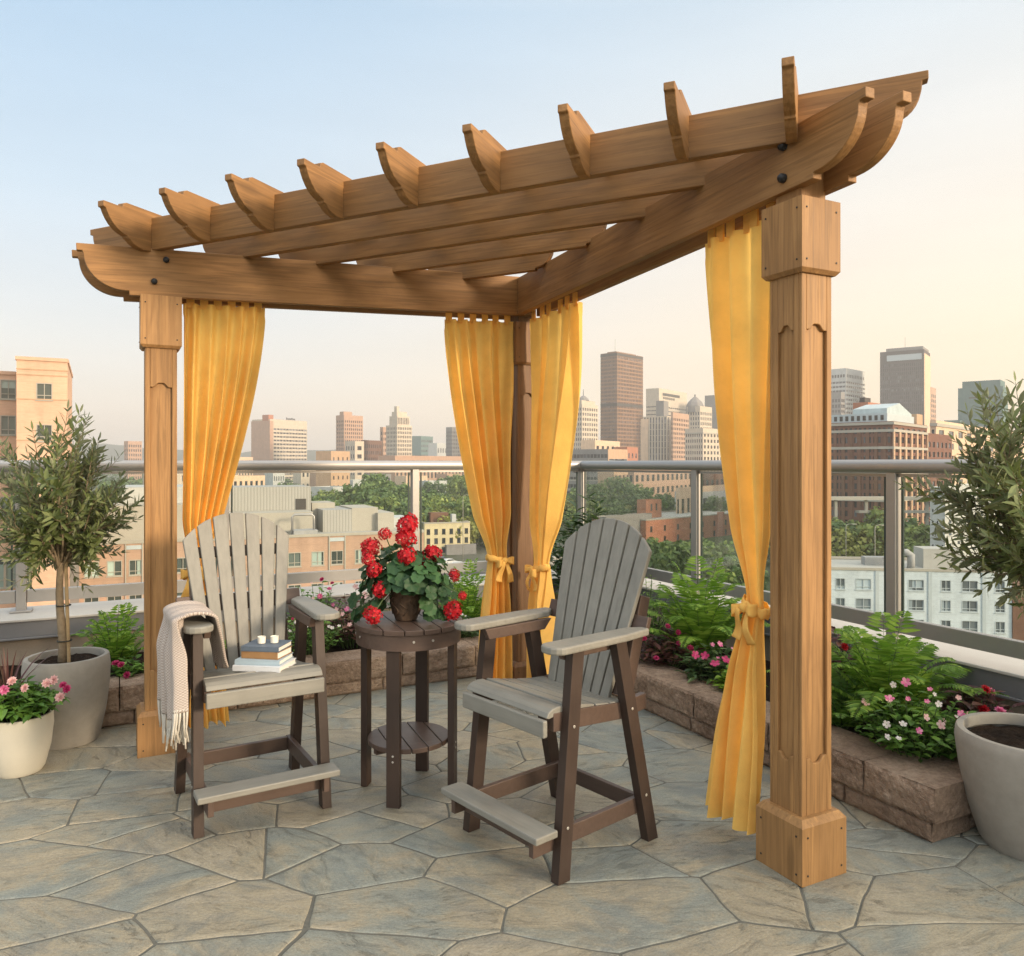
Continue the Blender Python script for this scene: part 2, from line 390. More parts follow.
def build(mb, name, mats, parent=None, M=None, smooth=False, bevel=0, fix=True, solid=0, auto=False):
    o = link(name, mb.mesh(name, mats, smooth, fix), parent, M)
    if solid:
        md = o.modifiers.new('solid', 'SOLIDIFY'); md.thickness = solid; md.offset = 0
    if bevel:
        md = o.modifiers.new('bevel', 'BEVEL'); md.width = bevel; md.segments = 2; md.limit_method = 'ANGLE'; md.angle_limit = math.radians(35)
    if auto:
        o.data.polygons.foreach_set('use_smooth', [True]*len(o.data.polygons))
        md = o.modifiers.new('edges', 'EDGE_SPLIT'); md.split_angle = math.radians(auto)
    return o
def tag(o, label=None, cat=None, group=None, kind=None):
    if label: o['label'] = label
    if cat: o['category'] = cat
    if group: o['group'] = group
    if kind: o['kind'] = kind
    return o
def thing(name, label, cat, loc=(0, 0, 0), rz=0.0, group=None):
    o = link(name, None, None, Matrix.Translation(Vector(loc)) @ Matrix.Rotation(rz, 4, 'Z'))
    o.empty_display_size = .1
    return tag(o, label, cat, group)
def copy_tree(o, parent=None):
    c = o.copy(); COL.objects.link(c)
    if parent: c.parent = parent
    for ch in list(o.children): copy_tree(ch, c)
    return c
def sstep(t): t = max(0, min(1, t)); return t*t*(3-2*t)
def rv(a=1.0): return Vector((random.gauss(0, 1), random.gauss(0, 1), random.gauss(0, 1))).normalized()*a
U = random.uniform
# ================================================================== roof terrace
E_WALL, N_WALL = 3.88, 5.98          # inner edge of the coping on the two sides
E_RAIL, N_RAIL = 3.955, 6.30
def flagstones(seed=12):
    """irregular flagstones: Voronoi cells of jittered seeds, wavering edges, sunk joints"""
    rs = random.Random(seed); A = math.radians(-20); ca, sa = math.cos(A), math.sin(A); SX, SY = .59, .375
    lo, hi = (-5.2, -1.6), (E_WALL+.2, N_WALL+.2)
    pts = []
    tries = 0
    while tries < 7000:
        tries += 1
        p = (rs.uniform(lo[0]-1, hi[0]+1), rs.uniform(lo[1]-1, hi[1]+1)); q = ((p[0]*ca+p[1]*sa)/SX, (-p[0]*sa+p[1]*ca)/SY)
        rad = rs.choice((.36, .5, .62, .8, .95, 1.05))
        if all((q[0]-r[0])**2+(q[1]-r[1])**2 > max(.36, (rad+r[2])/2)**2 for r in pts): pts.append((q[0], q[1], rad))
    def back(q): x, y = q[0]*SX, q[1]*SY; return Vector((x*ca-y*sa, x*sa+y*ca, 0))
    def wav(p):
        return p+Vector((noise.noise((p.x*3.1, p.y*3.1, 1)), noise.noise((p.x*3.1, p.y*3.1, 9)), 0))*.012+Vector((noise.noise((p.x*11, p.y*11, 2)), noise.noise((p.x*11, p.y*11, 7)), 0))*.007
    m = MB()
    for i, c in enumerate(pts):
        near = sorted((r for r in pts if r is not c), key=lambda r: (r[0]-c[0])**2+(r[1]-c[1])**2)[:18]
        poly = [(c[0]+x, c[1]+y) for x, y in ((-3, -3), (3, -3), (3, 3), (-3, 3))]
        for r in near:
            mx_, my_ = (c[0]+r[0])/2, (c[1]+r[1])/2; nx, ny = r[0]-c[0], r[1]-c[1]; out = []
            for k in range(len(poly)):
                a, b = poly[k], poly[(k+1) % len(poly)]
                da = (a[0]-mx_)*nx+(a[1]-my_)*ny; db = (b[0]-mx_)*nx+(b[1]-my_)*ny
                if da <= 0: out.append(a)
                if da*db < 0: s_ = da/(da-db); out.append((a[0]+(b[0]-a[0])*s_, a[1]+(b[1]-a[1])*s_))
            poly = out
            if len(poly) < 3: break
        if len(poly) < 3: continue
        pieces = [poly]
        if rs.random() < .62:     # a slab broken in two
            cx_ = sum(p[0] for p in poly)/len(poly)+rs.uniform(-.12, .12); cy_ = sum(p[1] for p in poly)/len(poly)+rs.uniform(-.12, .12); aa = rs.uniform(0, PI); nx, ny = math.cos(aa), math.sin(aa); pieces = []
            for sg in (1, -1):
                out = []
                for k in range(len(poly)):
                    a, b = poly[k], poly[(k+1) % len(poly)]
                    da = ((a[0]-cx_)*nx+(a[1]-cy_)*ny)*sg; db = ((b[0]-cx_)*nx+(b[1]-cy_)*ny)*sg
                    if da <= 0: out.append(a)
                    if da*db < 0: s_ = da/(da-db); out.append((a[0]+(b[0]-a[0])*s_, a[1]+(b[1]-a[1])*s_))
                if len(out) > 2: pieces.append(out)
            if len(pieces) < 2 or any(slim([back(q) for q in p_]) for p_ in pieces): pieces = [poly]
        for poly in pieces: lay(m, rs, [back(q) for q in poly], lo, hi, wav)
    m.cm = 1; m.span((-7, -6, -.06), (E_WALL+.3, N_WALL+.3, -.004))
    return m
def slim(P):
    n = len(P); A = abs(sum(P[k].x*P[(k+1) % n].y-P[(k+1) % n].x*P[k].y for k in range(n)))/2; L = sum((P[(k+1) % n]-P[k]).length for k in range(n))
    return A/L < .058 or any((P[k-1]-P[k]).angle(P[(k+1) % n]-P[k], 0) < .72 for k in range(n))
def lay(m, rs, P, lo, hi, wav):
    Q = []
    for p in P:
        if not Q or (p-Q[-1]).length > .014: Q.append(p)
    if len(Q) > 3 and (Q[0]-Q[-1]).length < .014: Q.pop()
    P = Q
    if len(P) < 3: return
    C0 = sum(P, Vector())/len(P)
    if not (lo[0] < C0.x < hi[0]+.6 and lo[1] < C0.y < hi[1]+.6) or max((p-C0).length for p in P) > 1.4: return
    ring = []
    for k in range(len(P)):
        a, b = P[k], P[(k+1) % len(P)]; n_ = max(1, int((b-a).length/.04))
        ring += [a+(b-a)*(z/n_) for z in range(n_)]
    ring = [wav(p) for p in ring]; N_ = len(ring); C0 = sum(ring, Vector())/N_
    gw = rs.uniform(.0015, .0040); dz = rs.uniform(-.0008, .0008)
    nr = []
    for k in range(N_):
        e = ring[(k+1) % N_]-ring[k-1]; nr.append(Vector((-e.y, e.x, 0)).normalized())
    def loop(d, z):
        # rounded corners: near a corner the inset follows the smoothed normal
        out = []
        for k in range(N_):
            q = ring[k]+(nr[k-1]+nr[k]*2+nr[(k+1) % N_])/4*d
            q = q+(ring[k-1]+ring[(k+1) % N_]-2*ring[k])*.06
            out.append(q+Vector((0, 0, z)))
        return out
    o_, t_, u_ = loop(gw, -.0048), loop(gw+.005, dz-.0014), loop(gw+.016, dz)
    m.add(o_+t_+u_+[C0+Vector((0, 0, dz))], [(k, (k+1) % N_, N_+(k+1) % N_, N_+k) for k in range(N_)]+[(N_+k, N_+(k+1) % N_, 2*N_+(k+1) % N_, 2*N_+k) for k in range(N_)]+[(2*N_+k, 2*N_+(k+1) % N_, 3*N_) for k in range(N_)])
tag(build(flagstones(), 'patio', ['flagstone', 'grout'], fix=False), kind='structure')
rb = thing('rooftop_building', 'building whose roof carries the stone patio', 'building', (-1, 1, -26))
build(MB().span((-7.5, -9, 0), (5.35, 5.5, 25.9)), 'wall', 'wall_tan', rb)
# parapet with coping and metal fascia
pw = thing('parapet_wall', 'low tan parapet wall with pale coping and grey metal fascia under the railing', 'parapet wall', (E_WALL, N_WALL, 0))
def rel(lo, hi, o): return (tuple(a-b for a, b in zip(lo, o)), tuple(a-b for a, b in zip(hi, o)))
PO = (E_WALL, N_WALL, 0)
m = MB(); m.span(*rel((-7, N_WALL+.05, -.05), (E_WALL+.05, N_WALL+.47, .355), PO)); m.span(*rel((E_WALL+.05, -6, -.05), (E_WALL+.50, N_WALL+.47, .355), PO))
build(m, 'wall', 'stucco', pw)
for lo, hi in (((-7, N_WALL, .463), (E_WALL-.002, N_WALL+.53, .48)), ((E_WALL, -6, .463), (E_WALL+.55, N_WALL+.53, .48))):
    build(MB().span(*rel(lo, hi, PO)), 'coping', 'coping_pale', pw, bevel=.004)
for lo, hi in (((-7, N_WALL+.012, .36), (E_WALL+.012, N_WALL+.52, .461)), ((E_WALL+.012, -6, .36), (E_WALL+.54, N_WALL+.52, .461))):
    m = MB().span(*rel(lo, hi, PO))
    l2 = (lo[0], lo[1]-.012, lo[2]-.014) if lo[0] < 0 else (lo[0]-.012, lo[1], lo[2]-.014)
    h2 = (hi[0]-.012, lo[1]+.03, lo[2]+.0005) if lo[0] < 0 else (lo[0]+.03, hi[1], lo[2]+.0005)
    m.span(*rel(l2, h2, PO)); build(m, 'fascia', 'fascia_metal', pw, bevel=.003)
# railing
rl = thing('glass_railing', 'grey metal railing with clear glass panels and round top rail along the roof edge', 'railing', (E_RAIL, N_RAIL, .48))
zt = EYE-.48-.012
def rail_side(axis, sts, top0, top1):
    P = (lambda t, z, k=0.0: Vector((t-E_RAIL, k, z))) if axis == 'e' else (lambda t, z, k=0.0: Vector((k, t-N_RAIL, z)))
    m = MB()
    prof = [(-.026, -.046), (.026, -.046), (.040, -.036), (.047, -.018), (.047, .004), (.040, .022), (.026, .032), (-.026, .032), (-.040, .022), (-.047, .004), (-.047, -.018), (-.040, -.036)]
    m.prism(prof, lambda a, b: P(top0, zt+b, a), lambda a, b: P(top1, zt+b, a))
    build(m, 'top_rail', 'rail_metal', rl, auto=50)
    for i, t in enumerate(sts):
        b = P(t, 0)
        if axis == 'e' or i: q = build(MB().box((0, 0, (zt-.04)/2), (.062, .062, zt-.04)), 'rail_post', 'rail_metal', rl, Matrix.Translation(b), bevel=.004)
        if axis == 'e' or i: build(MB().box((0, 0, .009), (.13, .13, .014)), 'base_plate', 'rail_metal', q, bevel=.003)
        if i+1 < len(sts):
            t2 = sts[i+1]; lo, hi = min(t, t2)+.034, max(t, t2)-.034
            build(MB().bar(P(lo, .105), P(hi, .105), .04, .085), 'bottom_rail', 'rail_metal', rl, bevel=.003)
            build(MB().bar(P(lo+.02, (zt-.05+.15)/2), P(hi-.02, (zt-.05+.15)/2), .008, zt-.05-.15), 'glass_panel', 'clear_glass', rl)
            for q_ in (lo+.021, hi-.021): build(MB().box(P(q_, (zt-.05+.15)/2), (.012, .012, zt-.05-.152)), 'panel_edge', 'glass_edge', rl)
            build(MB().bar(P(lo, zt-.058), P(hi, zt-.058), .02, .018), 'glass_channel', 'rail_metal', rl)
rail_side('e', [E_RAIL, 2.28, .745, -.57, -1.95, -3.3, -4.6], E_RAIL+.046, -7)
rail_side('n', [N_RAIL, 4.66, 2.97, 1.28, -.44, -2.2], N_RAIL-.05, -6)
# planter walls of split stone
EP, NP = 2.85, 4.97
def course(mb, axis, a0, a1, face, z0, z1, deep, blk, start):
    a = a0; first = True
    while a < a1-.01:
        L = min(blk*U(.85, 1.15) if not first else start, a1-a)
        if a1-a-L < .12: L = a1-a
        nu, nv = max(3, int(L/.014)), max(3, int((z1-z0)/.012))
        sd = U(0, 99)
        def fr(u, v):
            x = a+.003+(L-.006)*u; z = z0+.002+(z1-z0-.004)*v
            e = min(u*L, (1-u)*L, v*(z1-z0), (1-v)*(z1-z0))
            k = noise.noise((x*13+sd, z*16, sd))*.009+noise.noise((x*48+sd, z*48, sd))*.005 - .010*max(0, 1-e/.015)
            return (x, face-k, z) if axis == 'e' else (face-k, x, z)
        mb.grid(fr, nu, nv)
        # top, ends
        f2 = face+.010
        A, B = a+.003, a+L-.003
        def q(x, y, z): return (x, y, z) if axis == 'e' else (y, x, z)
        mb.add([q(A, f2, z1-.002), q(B, f2, z1-.002), q(B, face+deep, z1-.002), q(A, face+deep, z1-.002),
                q(A, f2, z0+.002), q(B, f2, z0+.002), q(B, face+deep, z0+.002), q(A, face+deep, z0+.002)],
               [(0, 1, 2, 3), (0, 3, 7, 4), (1, 5, 6, 2), (2, 6, 7, 3), (4, 7, 6, 5)])
        a += L; first = False
sp = thing('stone_planter', 'low raised planter edged with two courses of split brown stone', 'planter', (EP, NP, 0))
IM = Matrix.Translation((-EP, -NP, 0))
m = MB(); course(m, 'e', -4.0, EP+.02, NP+.012, 0, .082, .25, .5, .3); course(m, 'n', 1.985, NP, EP+.012, 0, .082, .25, .5, .42)
course(m, 'e', EP+.27, 3.86, 1.985, 0, .082, .2, .5, .6)
build(m, 'lower_course', 'split_stone', sp, IM)
m = MB(); course(m, 'e', -4.0, EP+.02, NP, .082, .225, .27, .52, .45); course(m, 'n', 1.965, NP, EP, .082, .225, .27, .52, .33)
course(m, 'e', EP+.274, 3.86, 1.965, .082, .225, .22, .5, .62)
build(m, 'cap_course', 'split_stone', sp, IM)
m = MB()
def soilz(u, v, lo, hi):
    x = lo[0]+(hi[0]-lo[0])*u; y = lo[1]+(hi[1]-lo[1])*v
    return (x, y, .175+noise.noise((x*6, y*6, 0))*.03+noise.noise((x*25, y*25, 3))*.012)
m.grid(lambda u, v: soilz(u, v, (-4, NP+.2), (E_WALL+.06, N_WALL+.06)), 160, 24); m.grid(lambda u, v: soilz(u, v, (EP+.2, 2.1), (E_WALL+.06, NP+.2)), 24, 90)
tag(build(m, 'planting_soil', 'soil', smooth=True), kind='stuff')

# ================================================================== pergola
PL, PC, PR = Vector((.215, 4.5, 0)), Vector((2.37, 4.5, 0)), Vector((2.275, 2.10, 0))
pg = thing('corner_pergola', 'three post corner pergola of golden brown timber with scalloped rafter tails', 'pergola', PC)
ROOT = Matrix.Translation(-PC)
def frame_plate(m, w, z0, z1, t, place, stile=.024, lo_rail=.25, hi_rail=.21):
    # raised board with an ogee-ended recess; place(x, z, d) gives the 3-D point, d outwards
    x1 = w/2; xi = x1-stile
    def og(zb, sgn):
        pts = []
        for k in range(0, 15):
            u = -1+2*k/14; x = u*xi; au = abs(u)
            h = .018 if au > .72 else (.018+.022*sstep((.72-au)/.5))
            pts.append((x, zb+sgn*h))
        return pts
    def pr(poly): m.prism(poly, lambda x, z: place(x, z, 0), lambda x, z: place(x, z, t))
    zl, zh = z0+lo_rail, z1-hi_rail
    pr([(-xi, z0), (xi, z0)]+[(x, 2*zl-z) for x, z in og(zl, 1)][::-1])
    pr([(-xi, z1)]+[(x, z) for x, z in og(zh-.03, 1)]+[(xi, z1)])
    for sx in (-1, 1):
        pr([(sx*xi, z0), (sx*x1, z0), (sx*x1, z1), (sx*xi, z1)])
def post(P, ztop, name='post'):
    m = MB(); hw = .062; t = .014
    m.span((-hw, -hw, 0), (hw, hw, ztop+.26 if ztop < 9 else ztop))
    z0, z1 = .20, ztop-.25
    for k in range(4):
        R = Matrix.Rotation(k*PI/2, 3, 'Z')
        w = 2*hw+(2*t if k % 2 == 0 else -.0008)
        frame_plate(m, w, z0, z1, t, lambda x, z, d: R @ Vector((x, -hw-.0006-d, z)))
    o = build(m, name, 'wood_up', pg, Matrix.Translation(P-PC), bevel=.003)
    b = MB(); w = .112; c = .018
    b.lathe([(w*1.4142, 0), (w*1.4142, .205), ((w-c)*1.4142, .228)], 4, cap=True)
    b.v = [Matrix.Rotation(PI/4, 3, 'Z') @ v for v in b.v]
    for sx in (-1, 1):
        for sz in (.035, .17):
            for q in (0, 1):
                b.cm = 1; p0 = Vector((sx*.085, -w-.0005, sz)); p1 = p0+Vector((0, -.002, 0))
                if q: p0 = Vector((-p0.y*-1, p0.x, p0.z)); p1 = Vector((p1.y, p1.x, p1.z))
                b.tube([p0, p1], .004, 8); b.cm = 0
    build(b, 'base_block', ['wood_up', 'bolt_dark'], o, bevel=.004)
    b = MB(); w = .098
    b.lathe([((w-.012)*1.4142, ztop-.27), (w*1.4142, ztop-.255), (w*1.4142, ztop), ], 4, cap=True)
    b.v = [Matrix.Rotation(PI/4, 3, 'Z') @ v for v in b.v]
    for sx in (-1, 1):
        for sz in (ztop-.225, ztop-.04):
            for q in (0, 1):
                b.cm = 1; p0 = Vector((sx*.075, -w-.0005, sz)); p1 = p0+Vector((0, -.002, 0))
                if q: p0 = Vector((p0.y, p0.x, p0.z)); p1 = Vector((p1.y, p1.x, p1.z))
                b.tube([p0, p1], .004, 8); b.cm = 0
    build(b, 'cap_block', ['wood_up', 'bolt_dark'], o, bevel=.004)
    return o
post(PL, 2.364); post(PR, 2.455)
pc = post(PC, 2.40)
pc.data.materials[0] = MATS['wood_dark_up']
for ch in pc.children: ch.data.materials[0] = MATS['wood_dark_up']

def timber(name, p, q, poly, th, parent=pg, off=0.0, mat='wood_along'):
    """poly in (distance along, height) with the origin at p; th thickness, off sideways"""
    p, q = Vector(p), Vector(q); d = (q-p).normalized(); y = Vector((0, 0, 1)).cross(d).normalized(); z = d.cross(y)
    R = Matrix((d, y, z)).transposed().to_4x4()
    M = Matrix.Translation(p+y*off-PC) @ R
    m = MB().prism(poly, lambda a, b: (a, -th/2, b), lambda a, b: (a, th/2, b))
    return build(m, name, mat, parent, M, bevel=.003)
def scroll(L, H, n=14):
    """decorated end at distance 0 (a concave-convex quarter curve), straight to L"""
    pts = [(0, H), (0, H-.035), (.025, H-.035)]
    r = L
    for k in range(n+1):
        t = k/n; a = PI/2*t
        pts.append((.03+(r-.03-.045)*(1-math.cos(a))**1.0*1.0, (H-.05)-(H-.05-.022)*math.sin(a)))
    pts += [(r-.045+.012, .022), (r-.045+.012, 0)]
    return pts
BH = .245
# left beam: two planks either side of the post tenon
zl0, zl1 = 2.364-.006, 2.445
dl = (zl1-zl0)/(PC.x-PL.x)
for off, ext, nm in ((-.075, .375, 'beam'), (.075, .40, 'beam')):
    a = Vector((PL.x-ext, PL.y, zl0-dl*ext)); b = Vector((PC.x+.02, PL.y, zl1))
    L = (b-a).length; sc_ = scroll(.26, BH)
    poly = [p for p in sc_]+[(L, 0), (L, BH)]
    o = timber(nm, a, b, poly, .04, off=off)
    if off < 0:
        for dx, dz in ((ext+.03, .19), (ext-.03, .075)):
            build(MB().lathe([(.0, -.022), (.008, -.020), (.015, -.014), (.015, 0)], 14), 'bolt', 'bolt_dark', o, Matrix.Translation((dx, -.0205, dz)) @ Matrix.Rotation(PI/2, 4, 'X') @ Matrix.Rotation(PI, 4, 'X'), smooth=True)
zr1, zr0 = 2.443, 2.497
dr = (zr0-zr1)/(PC.y-PR.y)
for off, ext in ((-.068, .37), (.068, .40)):
    a = Vector((PR.x-.01, PR.y-ext, zr0+dr*ext)); b = Vector((PC.x, PC.y-.10, zr1))
    L = (b-a).length; poly = scroll(.26, .222)+[(L, 0), (L, .232)]
    o = timber('beam', a, b, poly, .042, off=-off)
    if off < 0:
        for dx, dz in ((ext-.01, .165), (ext-.005, .048)):
            build(MB().lathe([(.0, .026), (.010, .024), (.017, .016), (.017, 0)], 14), 'bolt', 'bolt_dark', o, Matrix.Translation((dx, .0215, dz)) @ Matrix.Rotation(-PI/2, 4, 'X'), smooth=True)
# joists run corner to corner of the triangle, rafters lie across them
UJ = Vector((PR.x-PL.x, PR.y-PL.y, 0)).normalized(); VJ = Vector((-UJ.y, UJ.x, 0))
VJ = VJ if VJ.y > 0 else -VJ
JH = .165
def ztopj(e, n):  # top of joists, a gently tilted plane
    t = (Vector((e, n, 0))-PL).dot(UJ); return 2.757+.0235*t
def lp(D):   # where the line at distance D crosses the two beams
    s0 = None
    A = PL+VJ*D
    t0 = (PL.y-A.y)/UJ.y; t1 = ((PR.x-.0)-A.x)/UJ.x
    return A+UJ*t0, A+UJ*t1
for D, e0, e1 in ((-.075, .33, .33), (.265, .20, .12), (.56, .18, .1), (.90, .17, .08), (1.24, .16, .06)):
    a, b = lp(D)
    a = a-UJ*e0; b = b+UJ*e1
    H = JH if D < 0 else .175
    a.z, b.z = ztopj(a.x, a.y)-H+(0 if D < 0 else .020), ztopj(b.x, b.y)-H+(0 if D < 0 else .020)
    L = (b-a).length; c = [(0, H), (0, H-.03), (.02, H-.034)]+[(.02+.10*(1-math.cos(PI/2*k/8)), H-.04-(H-.055)*math.sin(PI/2*k/8)) for k in range(9)]+[(.13, .012), (.13, 0)]
    d = [(L-x, z) for x, z in c][::-1]
    timber('joist', a, b, c+d, .042)
for i in range(9):
    t = .012+i*.3895
    # foot on the front joist
    A = PL+VJ*-.096+UJ*(t+.01)
    back = 1.0
    # reach to the nearer of the beams
    ts = []
    for _ in range(1): pass
    k1 = (PC.y+.10-A.y)/VJ.y; k2 = (PC.x+.12-A.x)/VJ.x
    Lb = max(.28, min(k1, k2)); 
    zt_ = ztopj(A.x, A.y)+.004
    tail = .285
    a = A-VJ*tail; b = A+VJ*Lb
    a.z = b.z = zt_-.19
    H = .19; T_ = tail
    poly = [(0, H), (0, H-.028), (.014, H-.032), (.022, H-.05), (.036, H-.073), (.056, H-.096), (.082, H-.116), (.112, H-.130), (.138, H-.136), (.140, H-.146), (.152, H-.148), (.172, H-.163), (.200, H-.174), (.235, H-.181)]
    poly += [(T_-.001, .012), (T_-.001, .150), (tail+Lb, .150), (tail+Lb, H+.028), (.135, H+.028), (.115, H+.020), (.110, H)]
    timber('rafter', a, b, poly, .040)

# ================================================================== curtains
def curtain(label, A, B, ztA, ztB, tie, ztie, wt, bot, wb, nf, N, zb=.09, ph=0.0, tail=0.0, bow=1, group='gold curtains tied to the pergola posts'):
    """A..B top edge (A on the post side), tie / bot centres, N the outward normal"""
    A, B, tie, bot = (Vector((p[0], p[1], 0)) for p in (A, B, tie, bot)); N = Vector((N[0], N[1], 0)).normalized()
    D = (B-A).normalized(); w0 = (B-A).length
    o = thing('curtain', label, 'curtain', A, 0, group); inv = Matrix.Translation(-A)
    nu, nv = 150, 90
    rs = random.Random(int(abs(A.x*100+ph*10))); fr = [rs.uniform(.5, 1.7) for _ in range(nf+2)]; fa = [rs.uniform(.45, 1.4) for _ in range(nf+2)]
    cum = [0]
    for f in fr[:nf]: cum.append(cum[-1]+f)
    def phase(u):
        x = u*cum[nf]
        for k in range(nf):
            if x <= cum[k+1]: return (k+(x-cum[k])/(cum[k+1]-cum[k]))
        return nf
    def S_(u, v):
        # v 0 top .. 1 bottom
        zt0 = ztA+(ztB-ztA)*u
        zt0 += .014; z = zt0+(zb-zt0)*v
        vt = (ztA-ztie)/(ztA-zb)
        f = phase(u)*2*PI
        if v < vt:
            s = v/vt; k = s**1.55*.75+sstep(s)*.25
            pinch = sstep((s-.80)/.2)
            w = w0+(wt*1.5-w0)*k; w = w*(1-pinch)+wt*pinch
            c0 = (A+B)/2; c = c0+(tie-c0)*(s**1.5*.8+.2*sstep(s))
            amp = (.022+.016*sstep(s*2.2))*(1-.45*pinch)*min(1, w/w0+.35)
        else:
            s = (v-vt)/(1-vt); k = sstep(s*1.5)*.5+s*.5
            w = wt+(wb-wt)*k; c = tie+(bot-tie)*(s**.8); amp = .022+.020*sstep(s*3)
        lean = .05*math.sin(v*6+ph); kf = min(nf-1, int(phase(u))); amp *= fa[kf]+(fa[kf+1]-fa[kf])*sstep(phase(u)-kf)
        f += .55*math.sin(v*4.3+u*5+ph*2)*sstep(v*3)
        uu = u-.5+.012*math.sin(f+1.0)*(1 if v > .03 else 0)
        sn_ = math.sin(f+lean*4+.5*math.sin(v*5+u*7+ph)); off = amp*1.15*(math.copysign(abs(sn_)**.9, sn_))+.008*math.sin(u*9+v*8+ph)*sstep(v*4)
        zz = z + (.012*math.sin(u*11+ph) if v > .97 else 0)
        return c+D*(uu*w)+N*off+Vector((0, 0, zz))
    m = MB().grid(S_, nu, nv)
    m.v = [v-A for v in m.v]
    build(m, 'curtain_panel', 'curtain_gold', o, smooth=True, fix=False)
    nt = 6     # tabs over the hidden rod
    for k in range(nt):
        u = (k+.35)/nt; m = MB()
        P = S_(u, 0)-A; Q = S_(min(1, u+.34/nt), 0)-A; P.z = Q.z = (P.z+Q.z)/2
        up = Vector((0, 0, .060)); D0 = D*.020; P = P+(Q-P)*.5-D0; Q = P+2*D0
        for sgn in (1, -1):
            n_ = N*.004*sgn
            m.add([P+n_-Vector((0, 0, .02)), Q+n_-Vector((0, 0, .02)), Q+n_+up, P+n_+up], [(0, 1, 2, 3)])
        m.add([P+N*.004+up, Q+N*.004+up, Q-N*.004+up, P-N*.004+up], [(0, 1, 2, 3)])
        build(m, 'tab', 'curtain_gold', o, fix=False, solid=.002)
    # tie back: a soft band, knot, loops and tails
    m = MB(); T = tie-A+Vector((0, 0, ztie))
    ra, rb_ = wt/2+.014, .040
    pts = []
    m.grid(lambda u, v: T+D*(ra*math.cos(2*PI*u)*(1+.10*math.cos(PI*(v-.5))))+N*(rb_*math.sin(2*PI*u)*(1+.2*math.cos(PI*(v-.5))))+Vector((0, 0, (v-.5)*.042+.020*math.cos(2*PI*u)+.003*math.sin(9*2*PI*u))), 40, 6)
    K = T+N*(rb_+.012)-D*(ra*.25)*bow
    m.grid(lambda u, v: K+Vector((0, 0, 0))+(D*math.cos(2*PI*u)*.020+Vector((0, 0, 1))*math.sin(2*PI*u)*.020)*math.sin(PI*v)+N*(-.016*math.cos(PI*v)), 14, 8)
    for sx, ln in ((1, .052), (-1, .060)):
        def loop(u, v, sx=sx, ln=ln):
            a = 2*PI*u; r = math.sin(PI*u)
            return K+D*sx*(ln*math.sin(PI*u)**.7*(1 if True else 0))+N*(.022*math.sin(2*PI*u))+Vector((0, 0, (v-.5)*(.016+.036*r)-.020*r*sx*.4-.012*r))
        m.grid(loop, 18, 5)
        def tl(u, v, sx=sx):
            return K+D*(sx*(.012+.030*v)+(u-.5)*(.018+.028*v))+N*(.006+.012*math.sin(v*5+sx))+Vector((0, 0, -.125*v-.01+.01*u*sx))
        m.grid(tl, 4, 12)
    build(m, 'tie_back', 'curtain_gold', o, smooth=True, fix=False, solid=.003)
    return o
curtain('gold curtain on the far left post behind the chair with the throw', (.325, 4.5), (.745, 4.5), 2.335, 2.35, (.385, 4.49), .92, .09, (.44, 4.48), .24, 6, (0, -1), ph=.4)
curtain('wide gold curtain left of the dark corner post', (2.28, 4.46), (1.80, 4.46), 2.39, 2.37, (2.17, 4.45), .885, .13, (2.14, 4.43), .22, 6, (0, -1), ph=1.3)
curtain('gold curtain right of the dark corner post behind the empty chair', (2.37, 4.38), (2.37, 3.80), 2.40, 2.41, (2.36, 4.24), .84, .13, (2.35, 4.25), .21, 5, (-1, 0), ph=2.2)
curtain('nearest gold curtain hanging beside the tall front post', (2.30, 2.235), (2.30, 2.66), 2.455, 2.445, (2.265, 2.315), .93, .085, (2.215, 2.40), .26, 4, (-1, 0), zb=.06, ph=3.1, bow=-1)
